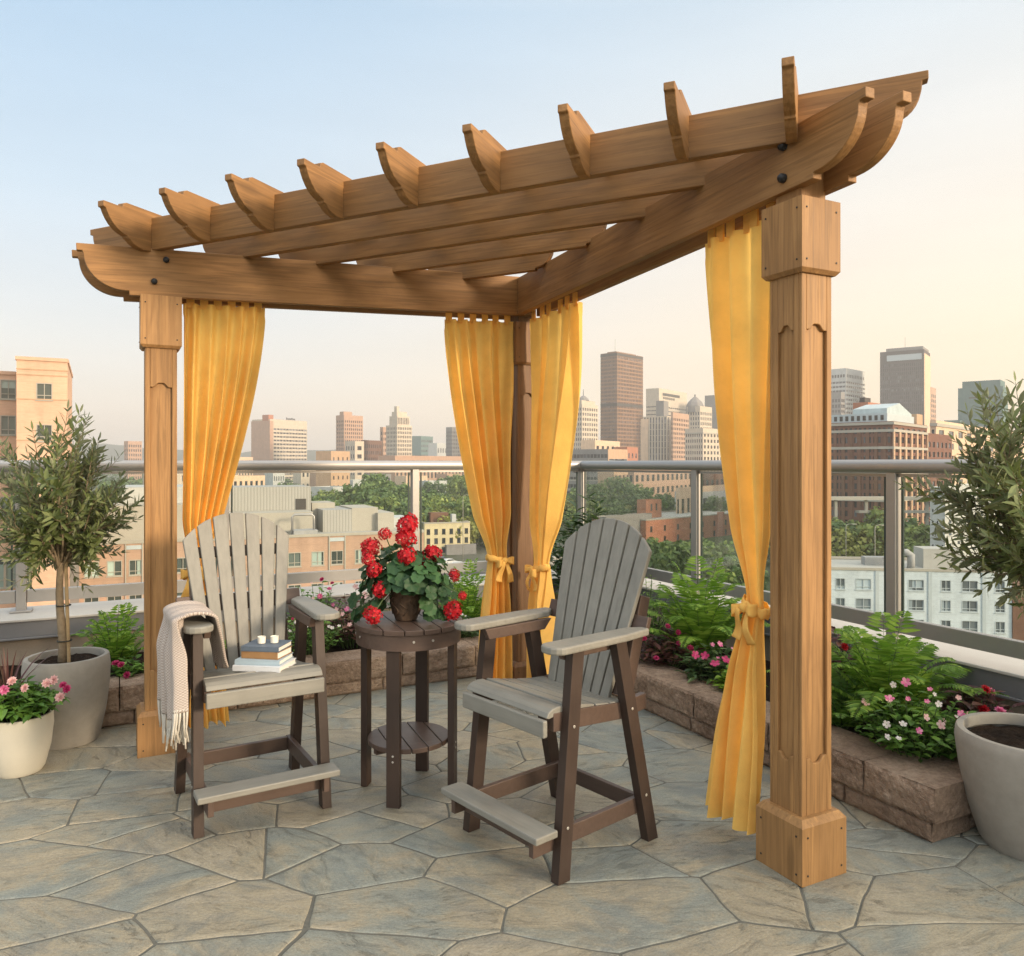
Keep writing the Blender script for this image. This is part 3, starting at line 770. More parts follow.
# ================================================================== chairs
T = Matrix.Translation
def make_chair():
    o = thing('balcony_chair', 'x', 'chair')
    G, B_ = 'grey_lumber', 'brown_lumber'
    for sx in (-1, 1):
        for (x0, y0, x1, y1, zt) in ((.262, .0, .252, .085, .822), (.262, .495, .252, .315, .822)):
            m = MB(); p, q = Vector((sx*x0, y0, 0)), Vector((sx*x1, y1, zt))
            m.bar(p, q, .060, .042, up=(1, 0, 0)) if False else None
            w, t = .058, .040
            vs = []
            for e in (p, q):
                for a, b in ((-1, -1), (1, -1), (1, 1), (-1, 1)): vs.append(e+Vector((a*t/2, b*w/2, 0)))
            m.add(vs, [(0, 3, 2, 1), (4, 5, 6, 7), (0, 1, 5, 4), (1, 2, 6, 5), (2, 3, 7, 6), (3, 0, 4, 7)])
            m.cm = 1
            for zz in (.19, .545):
                k = zz/zt; c = p+(q-p)*k+Vector((sx*.0205, 0, 0)); m.tube([c, c+Vector((sx*.002, 0, 0))], .006, 10)
            build(m, 'leg', [B_, 'bolt_light'], o, bevel=.004)
        m = MB().prism([(-.09, .795), (-.075, .822), (.385, .822), (.40, .795)], lambda a, b: (sx*.20, a+.08, b), lambda a, b: (sx*.228, a+.08, b))
        m = MB().prism([(.05, .778), (.03, .822), (.40, .822), (.36, .778)], lambda a, b: (sx*.205, a, b), lambda a, b: (sx*.231, a, b))
        build(m, 'arm_bracket', 'brown_lumber_flat', o, bevel=.003)
        # arm board, rounded nose
        pts = []
        for k in range(9):
            a = PI+PI*k/8; pts.append((.262+.056*math.cos(a), -.025+.045*math.sin(a)))
        pts += [(.318, .30), (.300, .45), (.262, .455), (.222, .40)]
        build(MB().prism([(sx*x, y) for x, y in pts], lambda a, b: (a, b, .823), lambda a, b: (a, b, .851)), 'arm', G, o, bevel=.007)
        build(MB().prism([(-.012, .53), (-.012, .598), (.10, .59), (.36, .565), (.50, .575), (.50, .512), (.36, .50)], lambda a, b: (sx*.212, a, b), lambda a, b: (sx*.240, a, b)), 'seat_rail', 'brown_lumber_flat', o, bevel=.003)
        build(MB().bar((sx*.232, -.115, .140), (sx*.232, .49, .140), .024, .064), 'stretcher', 'brown_lumber_flat', o, bevel=.003)
    build(MB().bar((-.219, .462, .142), (.219, .462, .142), .024, .062), 'stretcher', 'brown_lumber_flat', o, bevel=.003)
    build(MB().bar((-.219, -.052, .137), (.219, -.052, .137), .024, .064), 'stretcher', 'brown_lumber_flat', o, bevel=.003)
    build(MB().bar((-.285, -.085, .187), (.285, -.085, .187), .105, .026), 'footrest', G, o, bevel=.005)
    # seat slats following a shallow dip
    ys = [(-.035, .597), (.048, .607), (.130, .590), (.212, .575), (.294, .563), (.372, .558)]
    for i in range(5):
        (y0, z0), (y1, z1) = ys[i], ys[i+1]
        m = MB()
        if i == 0:
            pr = [(-.045, .585), (-.035, .602), (-.015, .613), (.010, .617), (.042, .615), (.042, .594), (-.030, .580)]
            m.prism(pr, lambda a, b: (-.238, a, b), lambda a, b: (.238, a, b))
        else:
            m.bar((-.232, (y0+y1)/2, (z0+z1)/2), (.232, (y0+y1)/2, (z0+z1)/2), .075, .022, up=(0, (z0-z1)/(y1-y0), 1))
        build(m, 'seat_slat', G, o, bevel=.004)
    build(MB().bar((-.240, -.052, .548), (.240, -.052, .548), .022, .062), 'seat_apron', G, o, bevel=.005)
    # fanned back of seven slats
    y0, z0, run, rise = .362, .555, .285, .955
    def bp(s): return (y0+run*s, z0+rise*s)
    for i in range(-3, 4):
        b0, b1 = i*.0505, i*.0755; wb, wt = .0428, .0648
        def top(x): return .735-.115*(abs(x)/.25)**2.1
        poly = [(b0-wb/2, 0), (b0+wb/2, 0)]
        for k in range(5):
            x = b1+wt/2-wt*k/4; s = top(x); f = s/.735
            xx = b0+(b1-b0)*f + (x-b1)*(wb+(wt-wb)*f)/wt
            poly.append((xx, s))
        n = Vector((0, -rise, run)).normalized()
        def pp(a, s, d):
            y, z = bp(s); c = -.055*(1-(a/.25)**2)*0; return Vector((a, y, z))+n*d
        build(MB().prism(poly, lambda a, s: pp(a, s, 0), lambda a, s: pp(a, s, .021)), 'back_slat', 'grey_lumber_up', o, bevel=.004)
    for s, w, h, mt in ((.06, .40, .07, 'brown_lumber_flat'), (.31, .56, .075, 'brown_lumber_flat'), (.55, .42, .05, 'brown_lumber_flat')):
        y, z = bp(s); build(MB().bar((-w/2, y+.016, z), (w/2, y+.016, z), .024, h, up=(0, .3, .95)), 'back_brace', mt, o, bevel=.003)
    for sx in (-1, 1):
        a, b = bp(.0), bp(.42)
        build(MB().bar((sx*.20, a[0]+.05, a[1]-.02), (sx*.20, b[0]+.05, b[1]), .026, .06, up=(0, 1, 0)), 'back_support', 'brown_lumber_flat', o, bevel=.003)
    return o
ch1 = make_chair()
ch2 = copy_tree(ch1)
a1 = math.radians(4.0); c1 = c2w(-1.169, 3.49)
ch1.matrix_basis = T(c1) @ Matrix.Rotation(a1, 4, 'Z') @ T((0, -.247, 0))
tag(ch1, 'tall grey slatted chair with a throw on its arm and books on its seat', 'chair', 'pair of balcony height chairs with brown legs')
a2 = math.radians(-76.5); c2 = c2w(.191, 3.158)
ch2.matrix_basis = T(c2) @ Matrix.Rotation(a2, 4, 'Z') @ T((0, -.247, 0))
tag(ch2, 'empty tall grey slatted chair turned towards the round table', 'chair', 'pair of balcony height chairs with brown legs')
CH1 = ch1.matrix_basis.copy()
# ================================================================== side table
tc = c2w(-.477, 3.606)
tb = thing('side_table', 'round dark brown slatted table between the two grey chairs', 'table', tc, math.radians(-4))
def slat_disc(r, z0, z1, n, gap=.004):
    m = MB(); w = 2*r/n
    for k in range(n):
        x0, x1 = -r+k*w+gap/2, -r+(k+1)*w-gap/2
        if k == 0: x0 = -r
        if k == n-1: x1 = r
        N = 10; xs = [x0+(x1-x0)*i/N for i in range(N+1)]
        f = lambda x: math.sqrt(max(r*r-x*x, 1e-5))
        poly = [(x, -f(x)) for x in xs]+[(x, f(x)) for x in xs[::-1]]
        m.prism(poly, lambda a, b: (a, b, z0), lambda a, b: (a, b, z1))
    return m
build(slat_disc(.248, .752, .776, 6), 'tabletop', 'brown_lumber_flat', tb, bevel=.003)
ap = MB().lathe([(.232, .685), (.240, .685), (.240, .7515), (.232, .7515), (.232, .685)], 48)
ap.cm = 1
for k in range(4):
    a = -PI/2+PI/2*k
    for da in (-.18, .18):
        d = Vector((math.cos(a+da), math.sin(a+da), 0)); ap.tube([d*.2395+Vector((0, 0, .725)), d*.2425+Vector((0, 0, .725))], .0055, 8)
build(ap, 'apron', ['brown_lumber_flat', 'bolt_light'], tb, auto=40)
for k in range(4):
    a = math.radians(-123.6)+PI/2*k
    m = MB().box((.208, 0, .376), (.030, .060, .752)); m.cm = 1
    for zz in (.20, .225): m.tube([Vector((.2228, 0, zz)), Vector((.2252, 0, zz))], .005, 8)
    build(m, 'leg', ['brown_lumber', 'bolt_light'], tb, Matrix.Rotation(a, 4, 'Z'), bevel=.004)
build(slat_disc(.188, .222, .244, 5), 'shelf', 'brown_lumber_flat', tb, bevel=.003)
m = MB(); m.bar((-.17, 0, .205), (.17, 0, .205), .03, .032); build(m, 'shelf_brace', 'brown_lumber_flat', tb, Matrix.Rotation(math.radians(12), 4, 'Z'), bevel=.002)
# ================================================================== books and votives
bz = .612; bc = c2w(-1.075, 3.395)
def book(label, dx, dy, w, d, h, z, rz, cover, pages='paper_white', ct=.003):
    o = thing('book', label, 'book', bc+Vector((dx, dy, z)), math.radians(rz), 'books stacked on the chair seat')
    c = MB(); c.span((-w/2, -d/2, 0), (w/2, d/2, ct)); c.span((-w/2, -d/2, h-ct), (w/2, d/2, h)); c.span((-w/2, -d/2, ct+.0002), (w/2, -d/2+ct, h-ct-.0002))
    build(c, 'cover', cover, o, bevel=.001)
    build(MB().span((-w/2+.004, -d/2+ct+.001, ct+.0002), (w/2-.004, d/2-.004, h-ct-.0002)), 'pages', pages, o)
    return o
book('wide white book at the very bottom of the stack', 0, 0, .215, .165, .024, bz, -36, 'book_white')
book('pale blue covered book second from the bottom of the stack', .0, .012, .20, .155, .021, bz+.0245, -33, 'book_pale_blue')
book('thick tan book third from the bottom of the stack', .012, .018, .170, .135, .030, bz+.046, -38, 'book_tan')
book('dark blue grey book lying on top of the stack', .012, .022, .172, .14, .022, bz+.0765, -35, 'book_blue')
for i, (dx, lab) in enumerate(((-.022, 'small white glass votive on the books, the one towards the draped arm'), (.030, 'small white glass votive on the books, the one nearer the table'))):
    v = thing('votive', lab, 'candle holder', bc+Vector((.012+dx, .02-dx*.3, bz+.0988)), math.radians(20*i), 'two votives on the books')
    build(MB().lathe([(.012, 0), (.0165, .002), (.0175, .030), (.0155, .030), (.0145, .006), (.0, .006)], 18), 'cup', 'wax_white', v, auto=35)
    build(MB().lathe([(.0, .018), (.0142, .018), (.0142, .0065)], 16), 'candle', 'ceramic_cream', v)
# ================================================================== throw
th = thing('throw_blanket', 'beige woven throw with white fringe draped over the chair arm', 'blanket', CH1 @ Vector((-.27, .12, .86)), a1)
TH = th.matrix_basis.inverted() @ CH1
def throw_pt(u, p):
    # u along the arm (0 front .. 1 back); p path: inside hem -> over the arm -> outside hem
    y = -.030+.30*u
    fold = math.sin(u*2*PI*3.2+.6)+.5*math.sin(u*2*PI*5.1+2)
    Lin, Ltop, Lout = .25, .16, .37
    s = p*(Lin+Ltop+Lout)
    if s < Lin:
        k = 1-s/Lin; x = -.193+.055*k+.012*fold*k; z = .872-k*.24; y = y+k*(.06-.16*(u-.5)); 
    elif s < Lin+Ltop:
        k = (s-Lin)/Ltop; a = PI*k
        x = -.262+.069*math.cos(a)-.022*k; z = .872+.022*math.sin(a)+.004*fold*math.sin(a)
    else:
        k = (s-Lin-Ltop)/Lout
        x = -.353+.004*k+.026*fold*sstep(k*2.5); z = .872-.37*k-.015*math.sin(u*5)*k
        y = y-.035*sstep(k*1.5)*(1-u)+.02*math.sin(k*4+u*3)*k - .03*u*k
    x += .004*noise.noise((u*6, p*9, 1.7))
    return Vector((x, y, z))
m = MB(); nu, nv = 60, 90
m.grid(throw_pt, nu, nv); m.v = [TH @ v for v in m.v]; m.uv = [(i/nu*.9, j/nv*2.4) for j in range(nv+1) for i in range(nu+1)]
o = build(m, 'woven_cloth', 'blanket_weave', th, smooth=True, fix=False, solid=.012)
# inner fold layer that hangs a little shorter at the front edge
m = MB()
def fold_pt(u, p):
    q = throw_pt(.02+u*.30, .46+.54*p*.93); return q+Vector((.012-.02*math.sin(u*6), -.026-.02*u, .003))
m.grid(fold_pt, 24, 50); m.v = [TH @ v for v in m.v]; m.uv = [(.6+i/24*.4, j/50*1.3) for j in range(51) for i in range(25)]
build(m, 'woven_cloth', 'blanket_weave', th, smooth=True, fix=False, solid=.010)
m = MB(); rs = random.Random(3)
for layer, n in ((0, 46), (1, 18)):
    for k in range(n):
        u = (k+.5)/n; b = throw_pt(u, 1.0) if layer == 0 else fold_pt(u, 1.0)
        L = rs.uniform(.095, .125); sw = Vector((rs.uniform(-.012, .012), rs.uniform(-.012, .012), 0))
        pts = [b+Vector((0, 0, .012)), b+Vector((0, 0, -.02))+sw*.2, b+Vector((0, 0, -L*.6))+sw*.8, b+Vector((0, 0, -L))+sw*1.6]
        m.tube([TH @ p for p in pts], [.0050, .0052, .0042, .0030], 5)
build(m, 'fringe', 'fringe_white', th, smooth=True)
# ================================================================== pots and plants
def pot(parent, prof_out, wall, mat, soil_z, name='planter_pot'):
    top = prof_out[-1]; r, z = top
    prof = [(0.001, prof_out[0][1])]+prof_out+[(r-wall*.15, z+wall*.25), (r-wall*.85, z+wall*.25), (r-wall, z-.004)]
    k = [(rr-wall, zz) for rr, zz in prof_out if zz < z-.01 and zz > soil_z-.03][::-1]
    prof += k
    build(MB().lathe(prof, 56), name, mat, parent, auto=50)
    m = MB(); rin = r-wall-.002
    def sp_(u, v):
        a = 2*PI*u; rr = rin*v; x, y = rr*math.cos(a), rr*math.sin(a)
        return (x, y, soil_z+.012*noise.noise((x*22, y*22, z))+.008*noise.noise((x*60, y*60, 2)))
    m.grid(sp_, 48, 14); build(m, 'soil', 'soil', parent, smooth=True)
def olive(loc, label, pot_prof, wall, soil_z, trunk_top, ch, cr, seed, nbr=26, rz=0.0, sway=(0, 0)):
    random.seed(seed)
    o = thing('potted_olive_tree', label, 'potted tree', loc, rz, 'olive trees in grey planters')
    pot(o, pot_prof, wall, 'concrete_grey', soil_z)
    m = MB(); tip = Vector((sway[0], sway[1], trunk_top))
    tr = [Vector((0, 0, soil_z-.02))+Vector((0.006*math.sin(k), .008*math.cos(k*1.3), (trunk_top-soil_z+.02)*k/7))+Vector((sway[0], sway[1], 0))*(.72+.28*k/7) for k in range(8)]
    m.tube(tr, [.024-.0010*k for k in range(8)], 10)
    limbs = []
    for k in range(nbr):
        th_ = 2*PI*k/nbr*2.4+U(-.3, .3); el = U(.10, 1.35) if k % 4 else U(-.45, .15)
        d = Vector((math.cos(th_)*math.cos(el), math.sin(th_)*math.cos(el), math.sin(el)))
        L = U(.75, 1.06)
        end = tip+Vector((d.x*cr*L, d.y*cr*L, ch*.30+d.z*ch*(.52 if d.z > 0 else .30)*L))
        mid = tip+(end-tip)*.45+Vector((d.x*.03, d.y*.03, -.02))+rv(.02)
        pts = [tip-Vector((0, 0, U(0, .08))), tip+(mid-tip)*.5+rv(.008), mid, mid+(end-mid)*.5+rv(.02)+Vector((0, 0, .01)), end]
        m.tube(pts, [.0085, .0065, .0048, .0030, .0016], 6); limbs.append(pts)
    # twigs
    tw = MB(); lf = MB()
    def leaves(pts, n, size):
        P = [Vector(p) for p in pts]; seg = len(P)-1
        for k in range(n):
            t = (k+.6)/n*seg; i = min(int(t), seg-1); b = P[i]+(P[i+1]-P[i])*(t-i); d = (P[i+1]-P[i]).normalized()
            s = d.orthogonal().normalized(); s = Matrix.Rotation(k*PI/2*1.03+U(-.4, .4), 3, d) @ s
            for sg in (-1, 1):
                if random.random() < .08: continue
                dd = (d*U(.45, .95)+s*sg*U(.6, 1.0)+Vector((0, 0, U(-.15, .25)))).normalized()
                L = size*U(.75, 1.25)*(1-.35*(k/n)**3); lf.leaf(b, dd, (d+rv(.25)), L, L*U(.21, .30), .12, U(-.1, .25), 2)
        dd = (P[-1]-P[-2]).normalized(); lf.leaf(P[-1], dd, rv(), size*.7, size*.15, .1)
    for pts in limbs:
        for q in range(7):
            t = U(.2, 1.0)*4; i = min(int(t), 3); b = pts[i]+(pts[i+1]-pts[i])*(t-i)
            out = (b-(tip+Vector((0, 0, ch*.22)))); out.z *= .7
            d = (out.normalized()*U(.5, 1.0)+Vector((0, 0, U(.1, .9)))+rv(.55)).normalized()
            L = U(.09, .17); e = b+d*L; e2 = e+(d+Vector((0, 0, .35))).normalized()*L*.55
            mid = b+d*L*.5+rv(.01)
            tw.tube([b, mid, e, e2], [.0022, .0019, .0015, .0009], 4)
            leaves([b, mid, e, e2], random.randint(6, 10), U(.062, .084))
        leaves(pts[2:], 9, .060)
    t_ = build(m, 'trunk', 'bark', o, smooth=True)
    c_ = build(lf, 'crown', 'olive_leaf', o, fix=False)
    build(tw, 'twigs', 'bark', c_)
    return o
oo = olive(ray(67, 4.22), 'olive tree in a round grey planter behind the white flower pot', [(.150, 0), (.163, .03), (.190, .16), (.207, .30), (.211, .40), (.205, .452)], .028, .425, .97, .84, .265, 11, 30, sway=(-.03, -.05))
st = MB(); st.tube([(.012, -.052, .40), (-.004, -.062, 1.0)], .009, 8); build(st, 'stake', 'stake', oo)
st = MB()
for zz, x, y in ((.55, -.010, -.045), (.74, -.014, -.05)): st.tube([(x+.034*math.cos(a), y+.034*math.sin(a), zz) for a in [2*PI*k/14 for k in range(15)]], .0035, 6)
build(st, 'tie', 'tie_dark', oo)
olive(c2w(2.035, 3.06), 'olive tree in the large pale grey planter beside the end of the stone planter', [(.165, 0), (.182, .03), (.222, .16), (.250, .30), (.262, .40), (.258, .435)], .032, .395, 1.01, .92, .315, 23, 32, sway=(.075, .00))

def blossom(kind, r, mats):
    m = MB()
    if kind == 'flat':     # five broad petals with a small eye
        for k in range(5):
            a = 2*PI*k/5; d = Vector((math.cos(a), math.sin(a), .22)); x = Vector((-math.sin(a), math.cos(a), 0))
            p = [Vector((0, 0, 0)), d*r*.45+x*r*.34, d*r*.9+x*r*.36+Vector((0, 0, -.04*r)), d*r*1.02, d*r*.9-x*r*.36+Vector((0, 0, -.04*r)), d*r*.45-x*r*.34]
            m.add(p, [(0, 1, 2, 3), (0, 3, 4, 5)])
        m.cm = 1; m.lathe([(.0, .10*r), (.10*r, .06*r), (.11*r, .02*r)], 6)
    elif kind == 'rose':   # layered double flower
        for ring in range(4):
            n = 3+ring*2; el = 1.25-ring*.36
            for k in range(n):
                a = 2*PI*k/n+ring*.7; d = Vector((math.cos(a)*math.cos(el), math.sin(a)*math.cos(el), math.sin(el)))
                m.leaf((0, 0, 0), d, (-d.x, -d.y, 1), r*(.75+.10*ring), r*.62, .18, .15)
    else:                  # geranium head of many small florets
        n = 38
        for i in range(n):
            ph = math.acos(1-1.45*(i+.5)/n); a = i*2.39996
            c = Vector((math.sin(ph)*math.cos(a), math.sin(ph)*math.sin(a), math.cos(ph)))
            u = c.orthogonal().normalized(); v = c.cross(u); c = c*U(.72, 1.16)
            rr = r*U(.30, .40); a0 = U(0, 6)
            for k in range(5):
                aa = a0+2*PI*k/5; d = u*math.cos(aa)+v*math.sin(aa)+c*.15*0+c.normalized()*U(.05, .45)
                x = -u*math.sin(aa)+v*math.cos(aa)
                m.add([c*r*.88, c*r*.88+d*rr*.55+x*rr*.36, c*r*.88+d*rr, c*r*.88+d*rr*.55-x*rr*.36], [(0, 1, 2, 3)])
    return m.mesh('blossom', mats, fix=False)
random.seed(5)
BL = {'pink': blossom('flat', .019, ['petal_pink', 'petal_white']), 'white': blossom('flat', .017, ['petal_white', 'lime_leaf']),
      'blush': blossom('flat', .019, ['petal_blush', 'petal_pink']), 'magenta': blossom('flat', .027, ['petal_magenta', 'petal_pink']),
      'red': blossom('rose', .026, ['petal_red']), 'rose_pink': blossom('rose', .030, ['petal_pink']), 'rose_white': blossom('rose', .030, ['petal_blush']), 'rose_magenta': blossom('rose', .028, ['petal_magenta'])}
def put_bloom(parent, kind, p, d, s=1.0, name='blossom'):
    q = Vector(d).normalized().to_track_quat('Z', 'Y').to_matrix().to_4x4()
    return link(name, BL[kind], parent, T(p) @ q @ Matrix.Rotation(U(0, 6), 4, 'Z') @ Matrix.Scale(s, 4))
def bush(name, label, cat, loc, R, H, mat, blooms, seed, nst=34, leafL=.055, leafW=.5, droop=.25, group=None, bs=1.0, spread=1.0, dens=9):
    random.seed(seed); o = thing(name, label, cat, loc, 0, group)
    lf = MB(); st = MB(); tops = []
    for k in range(nst):
        a = k*2.39996; rr = math.sqrt((k+.5)/nst)
        b = Vector((math.cos(a)*rr*R*.35, math.sin(a)*rr*R*.35, -.01))
        e = Vector((math.cos(a)*rr*R*U(.8, 1.1)*spread, math.sin(a)*rr*R*U(.8, 1.1)*spread, H*(1-.55*rr*rr)*U(.72, 1.1)))
        mid = (b+e)/2+Vector((0, 0, .10*H))+rv(.012)
        st.tube([b, mid, e], [.0032, .0026, .0016], 5)
        tops.append(e)
        for q in range(dens):
            t = .25+.75*(q+.5)/dens; p = b*(1-t)**2+mid*2*t*(1-t)+e*t*t
            aa = q*2.4+k; d = Vector((math.cos(aa), math.sin(aa), U(.0, .75)))
            L = leafL*U(.7, 1.2); lf.leaf(p, d, (U(-.2, .2), U(-.2, .2), 1), L, L*leafW*U(.85, 1.15), .16, droop*U(.4, 1.5), 2)
    fo = build(lf, 'foliage', mat, o, fix=False); build(st, 'stems', 'stem_green', fo)
    cand = sorted(tops, key=lambda p: -(p.z/H-.5*(SN*p.x+CS*p.y)/R+U(-.3, .3)))
    i = 0
    for kind, n in blooms:
        for _ in range(n):
            p = cand[i % len(cand)]; i += 1
            vd = Vector((-SN, -CS, 0))
            put_bloom(o, kind, p+Vector((0, 0, .012))+vd*.01, vd*.75+Vector((0, 0, .7))+rv(.45), bs*U(.6, 1.12))
    return o
def fern(label, loc, n, L, H, seed, mat='fern_leaf', cat='fern', pin=.075, name='fern'):
    random.seed(seed); o = thing(name, label, cat, loc, 0, None)
    lf = MB(); st = MB()
    for k in range(n):
        a = k*2.39996+U(-.25, .25); ring = (k+.5)/n
        reach = L*(.25+.75*ring)*U(.85, 1.12); h = H*(1.05-.55*ring)*U(.85, 1.12)
        d = Vector((math.cos(a), math.sin(a), 0)); b = d*.02
        pts = []
        for q in range(13):
            t = q/12; pts.append(b+d*reach*(t**1.15)+Vector((0, 0, h*(1.45*t-.55*t**2.6*(1+.6*ring)))))
        side = Vector((-d.y, d.x, 0)); tw_ = U(-.3, .3)
        st.tube(pts, [.0026*(1-.8*q/12) for q in range(13)], 4, False)
        npn = int(21*reach/.4)+11
        for q in range(npn):
            t = .10+.90*(q+.5)/npn; x = t*12; i = min(int(x), 11); p = pts[i]+(pts[i+1]-pts[i])*(x-i); f = (pts[i+1]-pts[i]).normalized()
            w = pin*(math.sin(PI*min(1, t*1.35+.16))**.7 if t < .6 else (1.04-t)/.44*.98)*U(.85, 1.1)+.006
            up = side.cross(f).normalized()*-1
            if up.z < 0: up = -up
            for sg in (-1, 1):
                dd = side*sg*(1)+f*.42+up*(.12+tw_*sg*.3)-Vector((0, 0, .16))
                lf.leaf(p, dd, up, w, .011+.085*w, .10, .18, 2 if w > .04 else 1)
    fo = build(lf, 'fronds', mat, o, fix=False); build(st, 'stems', 'stem_green', fo, fix=False)
    return o
def blades(label, loc, n, L, W, seed, mat, cat, name, lean=.55, curl=.5):
    random.seed(seed); o = thing(name, label, cat, loc)
    m = MB()
    for k in range(n):
        a = k*2.39996; d = Vector((math.cos(a), math.sin(a), 0)); l = L*U(.6, 1.1); le = lean*U(.15, 1.2); b = d*.05*math.sqrt((k+.5)/n)*U(.3, 1)
        s = Vector((-d.y, d.x, 0)); prev = None; vs = []; fs = []
        for q in range(7):
            t = q/6; p = b+d*l*le*t**(1+curl)+Vector((0, 0, l*(t-.35*le*t**3))); w = W*(1-t**2.2)*.5+.0006
            vs += [p-s*w, p+d*w*.35*0-Vector((0, 0, w*.3)), p+s*w]
            if q: fs += [(3*q-3, 3*q-2, 3*q+1, 3*q), (3*q-2, 3*q-1, 3*q+2, 3*q+1)]
        m.add(vs, fs)
    build(m, 'leaf_blades', mat, o, fix=False); return o
SZ = .185
def g(px, d, z=SZ): return ray(px, d, z)
def on(px, e=None, n=None):   # soil point under a pixel column at a given row of the bed
    k = (px-512)/FPX
    d = (n/(CS-SN*k)) if n is not None else (e/(CS*k+SN))
    return ray(px, d, SZ)
# left bed, behind the left post to the corner
fern('small green fern between the olive planter and the left pergola post', on(116, n=5.55), 30, .32, .46, 31, 'fern_leaf', pin=.06)
bush('flowering_plant', 'low plant with crimson blossoms beside the left pergola post', 'plant', on(130, n=5.28), .13, .13, 'bush_leaf', [('rose_magenta', 3)], 32, 16)
fern('small arching fern behind the left chair', on(190, n=5.6), 22, .30, .26, 33)
bush('flowering_plant', 'bushy plant with many small white flowers behind the left chair arm', 'plant', on(311, n=5.36), .25, .33, 'bush_leaf', [('white', 26)], 34, 44, .045, group=None, bs=.85)
bush('flowering_plant', 'taller plant with pink flowers beyond the left chair arm', 'plant', on(318, n=5.75), .26, .45, 'bush_leaf', [('rose_pink', 4), ('rose_magenta', 3), ('blush', 4)], 35, 34, bs=.68)
bush('flowering_plant', 'bronze leaved plant with blush flowers left of the red geranium', 'plant', on(352, n=5.55), .26, .38, 'bronze_leaf', [('blush', 7), ('pink', 3)], 36, 36, .06)
bush('dark_shrub', 'dark green low shrub under the round table top', 'shrub', on(395, n=5.42), .26, .27, 'dark_leaf', [], 37, 34, .065)
fern('bright green upright fern right of the red geranium', on(466, n=5.6), 34, .32, .58, 38, 'fern_leaf', pin=.055)
bush('flowering_plant', 'low white flowered plant between the round table and the wide curtain', 'plant', on(463, n=5.3), .19, .22, 'dark_leaf', [('white', 9)], 39, 28, .05, bs=.8)
fern('green fern half hidden behind the wide curtain', on(505, n=5.6), 26, .30, .34, 40)
bush('dark_shrub', 'tall dark glossy leaved shrub behind the empty chair back', 'shrub', on(584, n=5.60), .36, 1.10, 'dark_leaf', [], 41, 44, .13, .36, .1, dens=18)
bush('leafy_plant', 'small leaved green shrub right of the empty chair back', 'shrub', on(646, e=3.45), .26, .48, 'grass_leaf', [], 42, 46, .035, .45, dens=14)
# right bed
fern('large bright fern left of the nearest curtain', on(700, e=3.43), 36, .56, .74, 43, pin=.105)
bush('flowering_plant', 'bronze leaved plant with dark pink flowers at the planter edge', 'plant', on(664, e=3.16), .25, .24, 'bronze_leaf', [('rose_magenta', 6)], 44, 34, .075, .4)
bush('flowering_plant', 'dark leaved plant with bright pink flowers beside the nearest curtain', 'plant', on(713, e=3.18), .22, .23, 'dark_leaf', [('magenta', 4), ('pink', 4)], 45, 32, .08, .36, bs=1.2)
bush('lime_plant', 'lime green leafy plant at the foot of the nearest curtain', 'plant', on(738, e=3.14), .15, .16, 'lime_leaf', [], 46, 26, .055, .75)
bush('bronze_plant', 'dark red leaved plant behind the tall front post', 'plant', on(836, e=3.55), .20, .40, 'bronze_leaf', [('red', 2)], 47, 26, .09, .42)
fern('largest arching fern right of the tall front post', on(886, e=3.42), 36, .58, .58, 48, pin=.115)
fern('low dark fern tucked behind the base of the tall front post', on(842, e=3.2), 20, .26, .26, 52, 'bush_leaf', pin=.06)
bush('flowering_plant', 'bushy impatiens with pink and white flowers at the planter end', 'plant', on(915, e=3.19), .30, .30, 'bush_leaf', [('pink', 7), ('white', 7), ('blush', 5)], 49, 62, .05)
bush('flowering_plant', 'low impatiens with white flowers touching the large grey planter', 'plant', on(965, e=3.35), .19, .21, 'bush_leaf', [('white', 4), ('blush', 5)], 53, 34, .05)
bush('bronze_plant', 'dark red leaved plant with red flowers at the foot of the parapet', 'plant', on(972, e=3.66), .20, .24, 'bronze_leaf', [('red', 3), ('rose_pink', 2)], 50, 28, .085, .42)
# white pot of mixed flowers at the left
wp = thing('flower_pot', 'cream white pot planted with pink and white flowers in front of the olive planter', 'flower pot', ray(19, 3.80))
pot(wp, [(.098, 0), (.112, .02), (.137, .12), (.148, .22), (.146, .275)], .016, 'ceramic_cream', .255, 'pot')
random.seed(61); lf = MB(); st = MB()
for k in range(46):
    a = k*2.39996; rr = math.sqrt((k+.5)/46); e = Vector((math.cos(a)*rr*.20, math.sin(a)*rr*.20, .275+.15*(1-.8*rr*rr)*U(.7, 1.15)))
    b = Vector((math.cos(a)*rr*.09, math.sin(a)*rr*.09, .25)); st.tube([b, (b+e)/2+Vector((0, 0, .03)), e], .0025, 5)
    for q in range(9):
        t = .3+.7*q/8; p = b+(e-b)*t+Vector((0, 0, .03*4*t*(1-t))); aa = q*2.4+k; L = .066*U(.7, 1.2)
        lf.leaf(p, (math.cos(aa), math.sin(aa), U(-.2, .5)), (0, 0, 1), L, L*.5, .15, U(.1, .5))
build(lf, 'foliage', 'bush_leaf', wp, fix=False); build(st, 'stems', 'stem_green', wp)
for px, py, kd in ((4, 690, 'rose_pink'), (25, 688, 'rose_white'), (47, 683, 'rose_white'), (54, 680, 'rose_white'), (63, 685, 'rose_magenta'), (67, 689, 'rose_magenta'), (60, 697, 'rose_white'), (12, 681, 'rose_white')):
    d = 3.66; P = ray(px, d, zat(py, d))-wp.matrix_basis.translation
    put_bloom(wp, kd, P, Vector((-SN, -CS, .6))+rv(.4), U(.68, .92))
m = MB()
